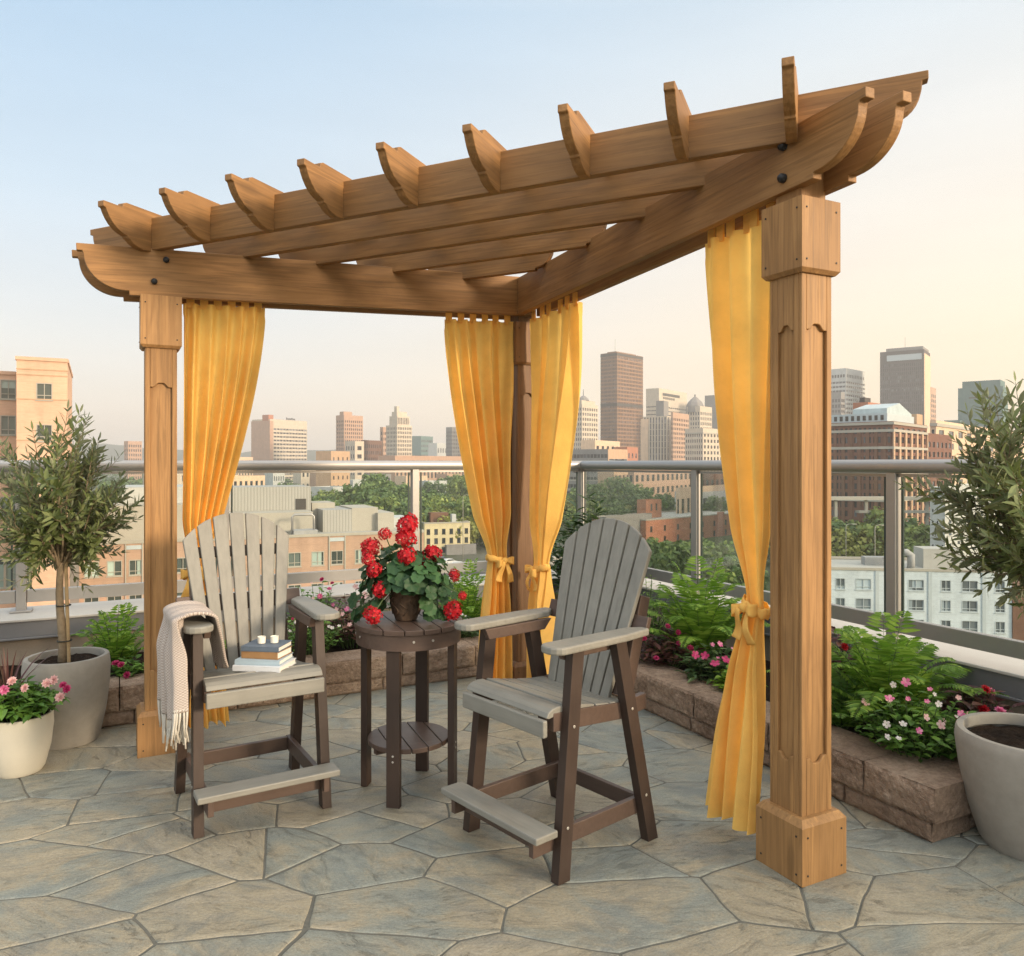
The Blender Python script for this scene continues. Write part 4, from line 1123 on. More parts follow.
for k in range(16):
    a = k*2.4; d = Vector((math.cos(a), math.sin(a), 0)); s = Vector((-d.y, d.x, 0)); L = U(.22, .42); le = U(.15, .8); b = Vector((-.05, .03, .27)); vs = []; fs = []
    for q in range(7):
        t = q/6; p = b+d*L*le*t**1.6+Vector((0, 0, L*(t-.3*le*t**3))); w = .007*(1-t**2)+.0005
        vs += [p-s*w, p+s*w]
        if q: fs.append((2*q-2, 2*q-1, 2*q+1, 2*q))
    m.add(vs, fs)
build(m, 'spike_leaves', 'bronze_leaf', wp, fix=False)
# ================================================================== geranium on the table
random.seed(71)
gp = thing('potted_geranium', 'red geranium in a dark carved clay pot on the round table', 'potted plant', tc+Vector((c2w(-.012, -.0).x, c2w(-.012, 0).y, .7765)))
pr = [(.042, 0), (.050, .004), (.066, .05), (.073, .10), (.070, .135), (.074, .142), (.076, .158)]
build(MB().lathe([(0.001, 0)]+pr+[(.068, .158), (.064, .13), (.0, .13)], 40), 'pot', 'terracotta_dark', gp, auto=40)
m = MB(); 
for k in range(9):   # raised scrolls round the belly
    a0 = 2*PI*k/9
    pts = []
    for q in range(15):
        t = q/14; a = a0+.30*math.sin(t*2*PI)*(1-.3*t); z = .03+.085*t; r = .0585+.017*min(1, (z-.02)/.07)
        pts.append((r*math.cos(a), r*math.sin(a), z))
    m.tube(pts, .0032, 5)
build(m, 'relief', 'terracotta_dark', gp, smooth=True)
HEADS = [(158, 105, 27), (105, 127, 16), (72, 160, 25), (153, 135, 25), (155, 177, 23), (215, 172, 23), (195, 200, 22), (80, 210, 20), (265, 222, 15), (95, 255, 22), (77, 315, 22), (262, 303, 24), (285, 270, 11), (66, 185, 16)]
lf = MB(); st = MB(); G0 = gp.matrix_basis.translation
crown = Vector((0, 0, .15))
def gleaf(c, nrm, r):
    nrm = Vector(nrm).normalized(); u = nrm.orthogonal().normalized(); v = nrm.cross(u); n = 18; a0 = U(0, 6)
    vs = [Vector(c)-nrm*r*.12]
    for k in range(n):
        a = a0+2*PI*k/n*.93; rr = r*(.94+.09*math.cos(3.5*2*PI*k/n*2))*(1.0)
        vs.append(Vector(c)+(u*math.cos(a)+v*math.sin(a))*rr+nrm*r*.10*math.sin(5*a))
    lf.add(vs, [(0, k, k+1) for k in range(1, n)]+[(0, n, 1)])
hd = []
for i, (zx, zy, rz_) in enumerate(HEADS):
    px, py = 340+zx*.4288, 480+zy*.4288; d = 3.56-.07*math.sin(i*2.1)-(.06 if py > 580 else 0)
    P = ray(px, d, zat(py, d))-G0; r = rz_*.4288*d/FPX
    hd.append((P, r))
for P, r in hd:
    dirn = (P-crown); dirn = dirn.normalized()+Vector((-SN, -CS, .35))*.6
    me = blossom('head', r*.97, ['petal_red']); q = dirn.normalized().to_track_quat('Z', 'Y').to_matrix().to_4x4()
    link('flower_head', me, gp, T(P) @ q)
    mid = crown+(P-crown)*.55+Vector((0, 0, .05 if P.z < .2 else .0)); st.tube([crown-Vector((0, 0, .03)), crown+(mid-crown)*.5+Vector((0, 0, .025)), mid, P], [.004, .0035, .003, .0025], 6)
for k in range(150):
    a = k*2.39996; t = (k+.5)/150
    el = math.asin(max(-1, min(1, -.35+1.25*t))); rad = U(.10, .20)
    d = Vector((math.cos(a)*math.cos(el), math.sin(a)*math.cos(el), math.sin(el)))
    c = crown+Vector((d.x*rad*1.05, d.y*rad*1.05, .03+d.z*rad*.95))
    if c.z < .015: c.z = .015+U(0, .03)
    if (c.x*c.x+c.y*c.y)**.5 < .09 and c.z < .16: continue
    # leave the pot visible from the front
    vx = CS*c.x-SN*c.y; vy = SN*c.x+CS*c.y
    if abs(vx) < .075 and vy < 0 and c.z < .155: continue
    gleaf(c, d+Vector((0, 0, .5))+rv(.35), U(.026, .043)); st.tube([crown, crown+(c-crown)*.6+Vector((0, 0, .02)), c], .0018, 4)
for k in range(46):   # trailing side foliage
    sx = -1 if k % 2 else 1
    vx = sx*U(.09, .235); vy = U(-.10, .06); z = U(.02, .17)-(.04 if abs(vx) > .2 else 0)
    c = c2w(vx, vy, max(.02, z)); gleaf(c, Vector((c.x, c.y, .12))+c2w(0, -.12)+rv(.06), U(.024, .040)); st.tube([crown, (crown+c)/2+Vector((0, 0, .03)), c], .0018, 4)
fo = build(lf, 'foliage', 'geranium_leaf', gp, fix=False, smooth=True); build(st, 'stems', 'stem_green', fo)
# ================================================================== the city
GZ = -26.0
m = MB(); m.grid(lambda u, v: (-3500+7000*u, -1500+6500*v, GZ), 8, 8); tag(build(m, 'ground', 'city_ground'), kind='structure')
def ridge(name, d0, d1, hfun, n=160):
    m = MB()
    def f(u, v):
        px = -500+2100*u; d = d0+(d1-d0)*v; p = ray(px, d)
        return (p.x, p.y, GZ+hfun(px, v, p))
    m.grid(f, n, 14); return tag(build(m, name, 'wooded_hill', smooth=True), kind='structure')
ridge('hills', 2300, 2900, lambda px, v, p: math.sin(PI*v*.5)**1.2*(82+34*noise.noise((px*.006, 1.3, 0))+16*noise.noise((px*.02, 4, 0))+7*noise.noise((p.x*.02, p.y*.02, 0))+(22 if px < 230 else 0)*0))
def wall_skin(mb, P, W, H, holes, dep):
    """P(a, h, depth) -> local point; holes = (a0, a1, h0, h1)"""
    xs = sorted({0, W} | {round(q, 4) for h in holes for q in h[:2]}); zs = sorted({0, H} | {round(q, 4) for h in holes for q in h[2:]})
    hs = {(round(a, 4), round(c, 4)): (round(b, 4), round(e, 4)) for a, b, c, e in holes}
    ix = {x: i for i, x in enumerate(xs)}; iz = {z: i for i, z in enumerate(zs)}
    full = set()
    for (a, c), (b, e) in hs.items():
        for i in range(ix[a], ix[b]):
            for j in range(iz[c], iz[e]): full.add((i, j))
    b0 = len(mb.v); nx = len(xs)
    mb.v += [Vector(P(x, z, 0)) for z in zs for x in xs]
    for j in range(len(zs)-1):
        for i in range(nx-1):
            if (i, j) not in full:
                mb.f.append((b0+j*nx+i, b0+j*nx+i+1, b0+(j+1)*nx+i+1, b0+(j+1)*nx+i)); mb.mi.append(mb.cm)
    for (a, c), (b, e) in hs.items():
        q = [(a, c), (b, c), (b, e), (a, e)]
        mb.add([P(x, z, 0) for x, z in q]+[P(x, z, dep) for x, z in q], [(k, (k+1) % 4, 4+(k+1) % 4, 4+k) for k in range(4)])
def grid_holes(W, H, nb, nf, pf, sf, z0=0.0, z1=None, m0=.0):
    z1 = H if z1 is None else z1; fw = (W-2*m0)/nb; fh = (z1-z0)/nf; out = []
    for j in range(nf):
        for i in range(nb): out.append((m0+fw*(i+pf/2), m0+fw*(i+1-pf/2), z0+fh*(j+sf*.6), z0+fh*(j+1-sf*.4)))
    return out
SHARE = {}
def building(name, label, pl, pc, pr, ytop, d, phi, wall, nf, bl, br, pf=.45, sf=.45, pane='pane_tower', zg=GZ, Lfix=None, Rfix=None, top=.06, bot=.04, roof='roof_grey', group=None, ring=None, cat='building', parapet=1.0, bayfn=None):
    f = math.radians(phi); kl, kc, kr = [(p-512)/FPX for p in (pl, pc, pr)]
    xc = kc*d
    L = Lfix or (xc-kl*d)/(math.cos(f)+kl*math.sin(f)); R = Rfix or (kr*d-xc)/(math.sin(f)-kr*math.cos(f))
    H = zat(ytop, d)-zg
    w = c2w(math.sin(f), math.cos(f)); rz = math.atan2(w.y, w.x)
    o = thing(name, label, cat, ray(pc, d, zg), rz, group)
    PR_ = lambda a, h, dp: (a, dp, h)
    PL_ = lambda a, h, dp: (dp, a, h)
    m = MB(); dep = .28
    for P, W, nb in ((PR_, R, br), (PL_, L, bl)):
        holes = grid_holes(W, H, nb, nf, pf, sf, H*bot, H*(1-top), min(.4, W*.03)) if nb else []
        wall_skin(m, P, W, H, holes, dep)
        if nb:
            fh = H*(1-top-bot)/nf
            for j in range(nf):
                a = H*bot+fh*j+.04*fh; hh = fh*.92
                key = (round(W, 2), round(hh, 2), pane, P is PR_)
                if key not in SHARE:
                    q = MB(); q.add([P(.02*W, 0, dep-.02), P(.98*W, 0, dep-.02), P(.98*W, hh, dep-.02), P(.02*W, hh, dep-.02)], [(0, 1, 2, 3)]); SHARE[key] = q.mesh('window_band', pane)
                link('window_band', SHARE[key], o, T((0, 0, a)))
    m.add([(R, 0, 0), (R, L, 0), (0, L, 0), (R, 0, H), (R, L, H), (0, L, H)], [(0, 1, 4, 3), (1, 2, 5, 4)])
    build(m, 'wall', wall, o)
    r = MB(); r.add([(0, 0, H-parapet), (R, 0, H-parapet), (R, L, H-parapet), (0, L, H-parapet)], [(0, 1, 2, 3)]); build(r, 'roof', roof, o)
    if ring:
        rm, levels, th, pj = ring
        for zz in levels:
            q = MB()
            q.span((-pj, -pj, H*zz-th/2), (R, -.003, H*zz+th/2)); q.span((-pj, -.0029, H*zz-th/2), (-.003, L, H*zz+th/2))
            build(q, 'cornice', rm, o)
    o['dims'] = (R, L, H)
    return o, R, L, H
def block(o, name, mat, lo, hi): return build(MB().span(lo, hi), name, mat, o)

# --- far left hotel slab and its neighbours
o, R, L, H = building('hotel_tower', 'broad hotel slab with a brick stair end and cream banded front', 252, 270, 307, 419, 900, 30, 'wall_stone', 15, 0, 12, .16, .55, 'pane_tower', top=.12)
del o['dims']
m = MB(); m.span((-1.2, -.6, 0), (-.05, L, H-2)); m.span((-1.1, -1.0, 0), (4.2, -.06, H-2)); build(m, 'brick_end', 'wall_pink', o)
block(o, 'stair_head', 'wall_red', (-.5, 2, H-2), (7, 12, H+5))
for k in range(7): block(o, 'roof_sign_letter', 'trim_dark', (R*.42+k*2.1, -.4, H+.3), (R*.42+k*2.1+1.5, -.1, H+.3+(2.6 if k in (0, 4) else 1.9)))
o, R, L, H = building('apartment_tower', 'tall brown brick tower left of the white stepped tower', 336, 344, 363, 415, 820, 40, 'wall_pink', 17, 4, 9, .5, .42, 'pane_tower'); block(o, 'penthouse', 'wall_pink', (R*.1, 4, H-1), (R*.55, L-3, H+4))
o, R, L, H = building('office_block', 'small grey block in front of the brown brick tower', 345, 355, 364, 441, 640, 38, 'wall_stone', 6, 4, 1, .5, .5)
o, R, L, H = building('apartment_block', 'dark brick low block left of the white stepped tower', 361, 364, 382, 440, 760, 25, 'wall_brown', 7, 2, 9, .5, .45)
o, R, L, H = building('apartment_tower', 'slim pink brick tower touching the white stepped tower', 380, 383, 388, 427, 790, 35, 'wall_pink', 10, 1, 3, .5, .45)
o, R, L, H = building('stepped_tower', 'cream stepped tower with a slim turret above the railing', 386, 397, 412, 425, 720, 42, 'wall_stone', 15, 7, 8, .45, .38, top=.02)
block(o, 'upper_storeys', 'wall_stone', (1.2, 1.0, H-.5), (R-1.8, L-3.5, H+8.5)); block(o, 'crown_block', 'wall_stone', (2.4, 2.0, H+8.4), (R-4.5, L-5.5, H+12.5)); block(o, 'turret', 'wall_stone', (1.6, 2.2, H+8.4), (4.6, 6, H+17.5))
for k in range(7): block(o, 'upper_window', 'pane_tower', (1.9+k*(R-4.4)/7, .9, H+1), (1.9+k*(R-4.4)/7+.9, 1.05, H+7))
building('office_tower', 'grey tower half hidden by the wide curtain', 446, 452, 468, 427, 900, 38, 'wall_grey', 14, 5, 9, .45, .45)
building('office_block', 'pale greenish office block low on the wooded hill', 420, 421, 433, 436, 1250, 25, 'wall_teal', 8, 0, 8, .3, .5, Lfix=20)
building('office_block', 'small white block beside the greenish office on the hill', 436, 437, 447, 443, 1150, 25, 'wall_white', 3, 0, 4, .5, .6, Lfix=15)
building('warehouse', 'long low red brick building showing just above the railing', 392, 395, 468, 455.5, 640, 32, 'wall_pink', 3, 0, 20, .5, .5, Lfix=18)
building('apartment_tower', 'pinkish tower alone beside the far left post', 124, 128, 142, 441, 900, 28, 'wall_pink', 9, 2, 6, .5, .45)
building('apartment_block', 'small orange block below the brown brick tower', 330, 331, 350, 451, 420, 24, 'wall_orange', 6, 0, 4, .7, .6, Lfix=10)
building('house_row', 'pale low houses left of the hotel slab at the railing', 236, 238, 253, 457, 800, 26, 'wall_cream', 3, 0, 5, .5, .5, Lfix=14)
building('house_row', 'cream low block under the hotel slab beyond the trees', 229, 232, 265, 476, 330, 26, 'wall_cream', 4, 0, 6, .5, .5, Lfix=16, pane='pane_dark')
building('house_row', 'white low building among the trees below the slim pink tower', 331, 333, 352, 487, 380, 26, 'wall_white', 2, 0, 8, .5, .6, Lfix=14, pane='pane_dark')
# --- downtown cluster
o, R, L, H = building('stone_tower', 'cream old tower with a small spire right of the corner curtains', 569, 582, 598, 404, 760, 40, 'wall_stone', 16, 6, 7, .45, .42, top=.03)
block(o, 'crown_block', 'wall_stone', (1.5, 1.5, H-.5), (R-3, L-3, H+4))
m = MB().lathe([(6.2, H+4), (4.6, H+6.5), (2.2, H+8.5), (.5, H+9.5), (.3, H+15), (.0, H+16)], 10, (R*.42, L*.42, 0)); build(m, 'spire', 'wall_grey', o)
o, R, L, H = building('skyscraper', 'tallest bronze brown skyscraper with a dark grid facade', 600.5, 617, 643, 352, 800, 43, 'wall_bronze', 34, 12, 17, .34, .40, 'pane_tower', top=.025, ring=('trim_dark', [.62, .985], 3.0, .12))
block(o, 'roof_plant', 'wall_bronze', (5, 5, H-1), (R-6, L-5, H+1.8)); build(MB().tube([(R*.3, L*.6, H), (R*.3, L*.6, H+16)], .25, 6), 'antenna', 'trim_pale', o)
o, R, L, H = building('bank_tower', 'wide cream tower with a dark sign panel near its flat top', 646, 659, 687, 388, 900, 36, 'wall_stone', 20, 9, 13, .10, .70, 'pane_tower', top=.17)
block(o, 'sign_panel', 'trim_dark', (R*.12, -.25, H*.93), (R*.72, -.05, H*.958))
for k in range(6): block(o, 'sign_letter', 'trim_dark', (R*.14+k*R*.07, -.25, H*.895), (R*.14+k*R*.07+R*.045, -.05, H*.918))
o, R, L, H = building('striped_tower', 'pale tower with dark vertical stripes before the cream bank tower', 643, 667, 673, 416, 690, 30, 'wall_stone', 12, 8, 2, .50, .05, 'pane_tower', top=.01)
block(o, 'lower_wing', 'wall_cream', (-.6, L*.78, 0), (R*.8, L+2, H*.985-1)); block(o, 'upper_storeys', 'wall_grey', (3, 4, H-.5), (R*.9+1, L*.5, H+14))
building('office_tower', 'brownish stone tower between the striped and the domed towers', 671, 673, 689, 412, 660, 32, 'wall_tan', 16, 1, 9, .45, .45)
o, R, L, H = building('domed_tower', 'stone tower crowned with a grey pyramid dome', 687, 700, 712, 406, 790, 42, 'wall_stone', 15, 5, 6, .5, .4)
m = MB().lathe([(9.5, H-6), (9.2, H+1), (7.5, H+4.5), (4, H+8), (1.0, H+10.5), (.8, H+12.5), (0, H+13)], 8, (R*.30, L*.66, 0)); build(m, 'dome', 'wall_grey', o)
building('office_block', 'square cream block below the domed tower', 685, 703, 729, 428, 580, 43, 'wall_stone', 11, 8, 8, .5, .45, ring=('trim_pale', [.93], 1.0, .3))
building('office_tower', 'grey blue tower slipping behind the nearest curtain', 716, 717, 738, 395, 920, 35, 'wall_grey', 18, 0, 8, .3, .5, Lfix=15)
o, R, L, H = building('office_block', 'low dark banded office block with a cream end below the spire tower', 566, 608, 627, 449, 470, 36, 'wall_grey', 7, 12, 0, .10, .52, 'pane_dark', ring=('trim_pale', [.3, .47, .64, .8], .7, .15))
block(o, 'end_wall', 'wall_orange', (-.35, -.35, 0), (R, -.04, H)); 
for k in range(5): block(o, 'end_window', 'pane_dark', (.8, -.40, H*(.2+.15*k)), (R-.8, -.36, H*(.2+.15*k)+1.2))
building('office_block', 'white low block in front of the bronze skyscraper', 592, 595, 620, 440, 600, 30, 'wall_cream', 5, 0, 5, .5, .5, Lfix=12)
building('red_house', 'small red walled block right of the low banded office', 625, 627, 638, 447, 560, 28, 'wall_red', 4, 0, 3, .6, .6, Lfix=10)
building('house_row', 'long tan low row behind the trees under the railing', 628, 634, 700, 470, 420, 32, 'wall_tan', 3, 1, 14, .5, .5, pane='pane_dark')
building('house_row', 'brown brick terrace between the rail posts beyond the trees', 690, 694, 742, 474, 330, 34, 'wall_brown', 3, 1, 10, .5, .5, pane='pane_dark')
building('house_row', 'pale arcaded low hall half hidden by trees', 676, 680, 745, 488, 300, 33, 'wall_cream', 1, 1, 14, .5, .5, pane='pane_dark')
building('apartment_block', 'tan block with arched look between trees and the banded office', 612, 614, 640, 468, 440, 30, 'wall_orange', 2, 0, 7, .6, .6, pane='pane_dark', Lfix=10)
o, R, L, H = building('office_tower', 'white tower with a dark top band right of the tall front post', 822, 846, 865, 368, 820, 47, 'wall_white', 24, 7, 9, .10, .55, 'pane_tower', top=.10)
for k in range(11): block(o, 'top_window', 'trim_dark', (R*(.05+.084*k), -.2, H*.925), (R*(.05+.084*k)+1.6, -.02, H*.95))
for k in range(8): block(o, 'top_window', 'trim_dark', (-.2, L*(.05+.115*k), H*.925), (-.02, L*(.05+.115*k)+1.8, H*.95))
building('office_block', 'grey glass block standing before the white tower', 822, 841, 845, 392, 790, 45, 'wall_grey', 16, 6, 2, .2, .4)
o, R, L, H = building('skyscraper', 'dark vertical ribbed skyscraper with a cream edge above the brick block', 880, 924, 930, 349, 780, 36, 'wall_charcoal', 30, 22, 0, .42, .22, 'pane_tower', top=.09)
block(o, 'edge_wall', 'wall_cream', (-.4, -.5, 0), (R, -.05, H-4)); block(o, 'top_band', 'wall_grey', (.5, 1, H-.5), (R-1, L*.86, H+3.2)); block(o, 'top_panel', 'trim_blue', (-.35, 2, H*.93), (-.05, L*.84, H*.972))
build(MB().tube([(R*.5, L*.5, H), (R*.5, L*.5, H+16)], .22, 6), 'antenna', 'trim_pale', o)
building('office_tower', 'slim brown tower behind the dark ribbed skyscraper', 928, 931, 936, 387, 860, 40, 'wall_pink', 18, 1, 3, .4, .4)
o, R, L, H = building('glass_tower', 'flat teal glass tower beyond the right olive crown', 958, 1003, 1008, 386, 640, 40, 'wall_teal', 1, 0, 0, top=.1); block(o, 'top_storey', 'wall_teal', (1, 2, H-.5), (R-1, L-3, H+5.5)); block(o, 'louvre', 'trim_dark', (-.2, L*.15, H*.90), (-.02, L*.75, H*.912))
building('office_block', 'teal low wing left of the flat glass tower', 944, 960, 963, 420, 650, 40, 'wall_teal', 1, 0, 0)
o, R, L, H = building('hall', 'cream hall with pale roofline beyond the right olive crown', 930, 936, 1050, 420, 300, 42, 'wall_cream', 8, 1, 18, .5, .5, 'pane_dark', ring=('trim_pale', [.96], 1.2, .5))
# big brick block with gabled glass roof
o, R, L, H = building('brick_warehouse', 'massive dark brick block with pale cornices and cream window bays', 790, 893, 927, 421, 235, 42, 'wall_darkbrick', 13, 22, 6, .42, .36, 'pane_dark', top=.035, ring=('trim_pale', [.985, .93, .80, .60, .40], .8, .4))
for k in range(7): block(o, 'bay_pier', 'wall_orange', (R*k/6-(.9 if k else .35), -.38, 0), (R*k/6+(.9 if k < 6 else 0), -.05, H*.925))
for k in range(14): block(o, 'bay_pier', 'wall_brown', (-.30, L*k/13-.5 if k else .5, 0), (-.03, L*k/13+.5, H*.925))
block(o, 'roof_storey', 'trim_blue', (1.2, 2, H-.6), (R*.8, L*.93, H+2.6))
for k in range(16): block(o, 'roof_window', 'trim_dark', (1.08, 3+k*L*.055, H+.5), (1.19, 3+k*L*.055+.9, H+2.0))
m = MB().prism([(3, H+2.5), (R*.78, H+2.5), (R*.78, H+3.4), (R*.42, H+6.4), (3, H+4.2)], lambda a, b: (a, 2.6, b), lambda a, b: (a, L*.40, b)); build(m, 'glass_gable', 'wall_paleblue', o)
block(o, 'roof_house', 'wall_orange', (R*.80, 1.2, H-.6), (R-.5, 9, H+3.6))
building('brick_annex', 'dark brick wing right of the massive brick block', 925, 927, 952, 433, 262, 42, 'wall_darkbrick', 10, 0, 6, .5, .45, 'pane_dark', Lfix=12)
o, R, L, H = building('roof_tower', 'square brick house on the skyline left of the glass gable', 853, 868, 881, 402, 300, 46, 'wall_red', 14, 3, 3, .6, .6, 'pane_dark'); block(o, 'roof_plant', 'trim_dark', (2, 2, H-.5), (R*.6, L*.7, H+2))
# --- near white block on the right
def near_windows(o, face, P, wins, frame='trim_pale', pane='pane_dark', mull=(1, 1), dep=.14, fw=.09):
    for (a0, a1, h0, h1) in wins:
        key = (face, round(a1-a0, 3), round(h1-h0, 3), frame, mull)
        if key not in SHARE:
            w, h = a1-a0, h1-h0
            F = MB()
            def bx(x0, x1, z0, z1, d0, d1):
                p, q = P(x0, z0, d0), P(x1, z1, d1); F.span([min(i, j) for i, j in zip(p, q)], [max(i, j) for i, j in zip(p, q)])
            bx(-.02, fw, -.02, h+.02, -.03, dep); bx(w-fw, w+.02, -.02, h+.02, -.03, dep); bx(fw, w-fw, -.02, fw, -.031, dep); bx(fw, w-fw, h-fw, h+.02, -.031, dep)
            for k in range(mull[0]): bx(w*(k+1)/(mull[0]+1)-.04, w*(k+1)/(mull[0]+1)+.04, fw, h-fw, .02, dep)
            for k in range(mull[1]): bx(fw, w-fw, h*.27-.04, h*.27+.04, .021, dep)
            bx(-.10, w+.10, -.12, -.021, -.09, dep)
            G_ = MB(); G_.add([P(fw, fw, dep-.03), P(w-fw, fw, dep-.03), P(w-fw, h-fw, dep-.03), P(fw, h-fw, dep-.03)], [(0, 1, 2, 3)])
            SHARE[key] = (F.mesh('window', frame), G_.mesh('pane', pane))
        fm, gm = SHARE[key]
        w_ = link('window', fm, o, T(P(a0, h0, 0))); link('pane', gm, w_)
def near_building(name, label, pc, d, phi, R, L, ytop, wall, winsR, winsL, roof='roof_pale', fr='trim_pale', mull=(1, 1), cat='building', coping='trim_pale', pane='pane_dark'):
    f = math.radians(phi); w = c2w(math.sin(f), math.cos(f)); H = zat(ytop, d)-GZ
    o = thing(name, label, cat, ray(pc, d, GZ), math.atan2(w.y, w.x))
    PR_ = lambda a, h, dp: (a, dp, h); PL_ = lambda a, h, dp: (dp, a, h)
    wr = [(a, b, H-t1, H-t0) for a, b, t0, t1 in winsR]; wl = [(a, b, H-t1, H-t0) for a, b, t0, t1 in winsL]
    m = MB(); wall_skin(m, PR_, R, H, wr, .16); wall_skin(m, PL_, L, H, wl, .16)
    m.add([(R, 0, 0), (R, L, 0), (0, L, 0), (R, 0, H), (R, L, H), (0, L, H)], [(0, 1, 4, 3), (1, 2, 5, 4)])
    build(m, 'wall', wall, o)
    near_windows(o, 'R', PR_, wr, fr, pane, mull); near_windows(o, 'L', PL_, wl, fr, pane, mull)
    build(MB().add([(0, 0, H-.35), (R, 0, H-.35), (R, L, H-.35), (0, L, H-.35)], [(0, 1, 2, 3)]), 'roof', roof, o)
    m = MB(); m.span((-.12, -.12, H-.28), (R, .25, H+.10)); m.span((-.12, .251, H-.28), (.25, L, H+.10)); m.span((R-.25, .251, H-.29), (R+.1, L, H+.09)); m.span((.251, L-.25, H-.29), (R-.251, L+.1, H+.09))
    build(m, 'coping', coping, o)
    return o, R, L, H
def face_len(pa, pb, d, phi, side):
    """length of a face from the corner column pa to pb"""
    f = math.radians(phi); ka, kb = (pa-512)/FPX, (pb-512)/FPX
    return (kb*d-ka*d)/(math.sin(f)-kb*math.cos(f)) if side == 'R' else (ka*d-kb*d)/(math.cos(f)+kb*math.sin(f))
# white block: long face turned to the terrace
dW = 112; phW = 8
Lw = face_len(1012, 800, dW, phW, 'L')
wl = []
for row in range(4):
    for k in range(8):
        a = .6+k*Lw/8; wd = 2.2 if k % 2 == 1 else 1.35
        wl.append((a+.3, a+.3+wd, 1.5+row*2.9, 3.15+row*2.9))
o, R, L, H = near_building('white_apartments', 'pale white apartment block with square windows under the right railing', 1012, dW, phW, 14, Lw, 571.0, 'wall_ice', [], wl, 'roof_pale', 'trim_blue', (1, 1), pane='pane_blue')
for k in range(4): block(o, 'wall_pilaster', 'trim_blue', (-.10, L*(.12+.25*k), 0), (-.005, L*(.12+.25*k)+.5, H-.3))
m = MB().tube([(4, L*.42, H-.4), (4, L*.42, H+1.6), (4, L*.42+.6, H+2.0), (4, L*.42+1.6, H+2.0)], .55, 12); build(m, 'roof_vent', 'roof_grey', o, smooth=True)
block(o, 'roof_unit', 'roof_pale', (4, L*.18, H-.4), (8, L*.36, H+2.6)); block(o, 'roof_unit', 'roof_grey', (6.5, L*.5, H-.4), (8.5, L*.62, H+.9))
block(o, 'end_wall', 'wall_brown', (-.2, -3.5, 0), (10, -.02, H-2.2))
building('white_house', 'taller plain white block behind the right olive crown', 930, 945, 1010, 487, 150, 42, 'wall_white', 9, 3, 9, .7, .7, 'pane_dark')
# --- near buildings on the left
# cream tower at the far left
dC = 84; phC = 62
fl = lambda a, b, d, ph: face_len(a, b, d, ph, 'R')
RC = fl(16.5, 67.5, dC, phC)
u = RC/51.0
def pw_(x0, x1, y0, y1): return ((x0-16.5)*u, (x1-16.5)*u, (y0-357)*dC/FPX, (y1-357)*dC/FPX)
wins = [pw_(36, 52, 382, 399), pw_(36, 52, 424, 441), pw_(36, 52, 466, 483), pw_(36, 52, 508, 524), pw_(20, 31, 561, 590)]
o, R, L, H = near_building('cream_building', 'cream stone building rising behind the left olive crown', 16.5, dC, phC, RC, 18, 357, 'wall_peach', wins, [], 'roof_grey', 'trim_pale', (1, 1), coping='wall_peach', pane='pane_green')
for t in ((357+11.5), (357+17), 398.5, 440, 482, 524): block(o, 'string_course', 'wall_orange', (-.04, -.05, H-(t-357)*dC/FPX-.06), (R+.05, -.004, H-(t-357)*dC/FPX+.06))
dD = 85.5
RD = fl(-60, 16, dD, phC); u2 = RD/76.0
def pd_(x0, x1, y0, y1): return ((x0+60)*u2, (x1+60)*u2, (y0-369)*dD/FPX, (y1-369)*dD/FPX)
near_building('cream_wing', 'lower cream wing with tall green windows at the left picture edge', -60, dD, phC, RD-.05, 16, 369, 'wall_peach', [pd_(x, x+16, y, y+20) for x in (-52, -26, 0) for y in (377, 414, 456, 498)]+[pd_(x, x+13, 562, 592) for x in (-52, -30, -9, 5)], [], 'roof_grey', 'trim_pale', (1, 1), coping='wall_peach', pane='pane_green')
# tan street building with the rooftop plant
dT = 92; phT = 66
x0T = 33; RT = fl(x0T, 424, dT, phT)
fT = math.radians(phT)
def aT(px):
    k = (px-512)/FPX; xc = (x0T-512)/FPX*dT; return (k*dT-xc)/(math.sin(fT)-k*math.cos(fT))
def dTa(px): return dT+aT(px)*math.cos(fT)
yT = 545.0
def pt(xa, xb, y0, y1):
    d = dTa((xa+xb)/2); Ht = zat(yT, dT); return (aT(xa), aT(xb), Ht-zat(y0, d), Ht-zat(y1, d))
wins = []
for xs in ((84, 99), (107, 122), (129, 142), (152, 166), (176, 190), (262, 275), (288, 301), (311.5, 324), (331, 343), (355, 362), (380, 392), (404, 416)):
    a = pt(xs[0], xs[1], 552, 566); ref = pt(311.5, 324, 551.5, 565.5)
    wins.append((a[0], a[1], ref[2], ref[3])); wins.append((a[0], a[1], ref[2]+4.3, ref[3]+4.3))
o, R, L, H = near_building('tan_building', 'long tan and pink street building with white rooftop plant boxes', x0T, dT, phT, RT, 26, yT, 'wall_tan', wins, [], 'roof_pale', 'trim_pale', (1, 1), pane='pane_green')
def seg(name, mat, pa, pb, t0, t1, pj=.12): return block(o, name, mat, (aT(pa), -pj, H-t1), (aT(pb), -.004, H-t0))
block(o, 'red_bay', 'wall_red', (-.2, -.30, 0), (aT(68), -.004, H-.3)); seg('stone_pier', 'wall_grey', 68, 79, .3, 12, .2)
seg('string_course', 'trim_pale', 124, 424, 5.3, 6.0, .22); seg('string_course', 'trim_pale', 69, 424, 9.6, 10.0, .22)
for xa, xb in ((125, 143), (328.5, 345.5)):
    seg('pale_bay_edge', 'trim_pale', xa, xa+1.2, .3, 11, .16); seg('pale_bay_edge', 'trim_pale', xb-1.2, xb, .3, 11, .16); seg('spandrel', 'trim_blue', xa+1.3, xb-1.3, .5, 1.0, .10)
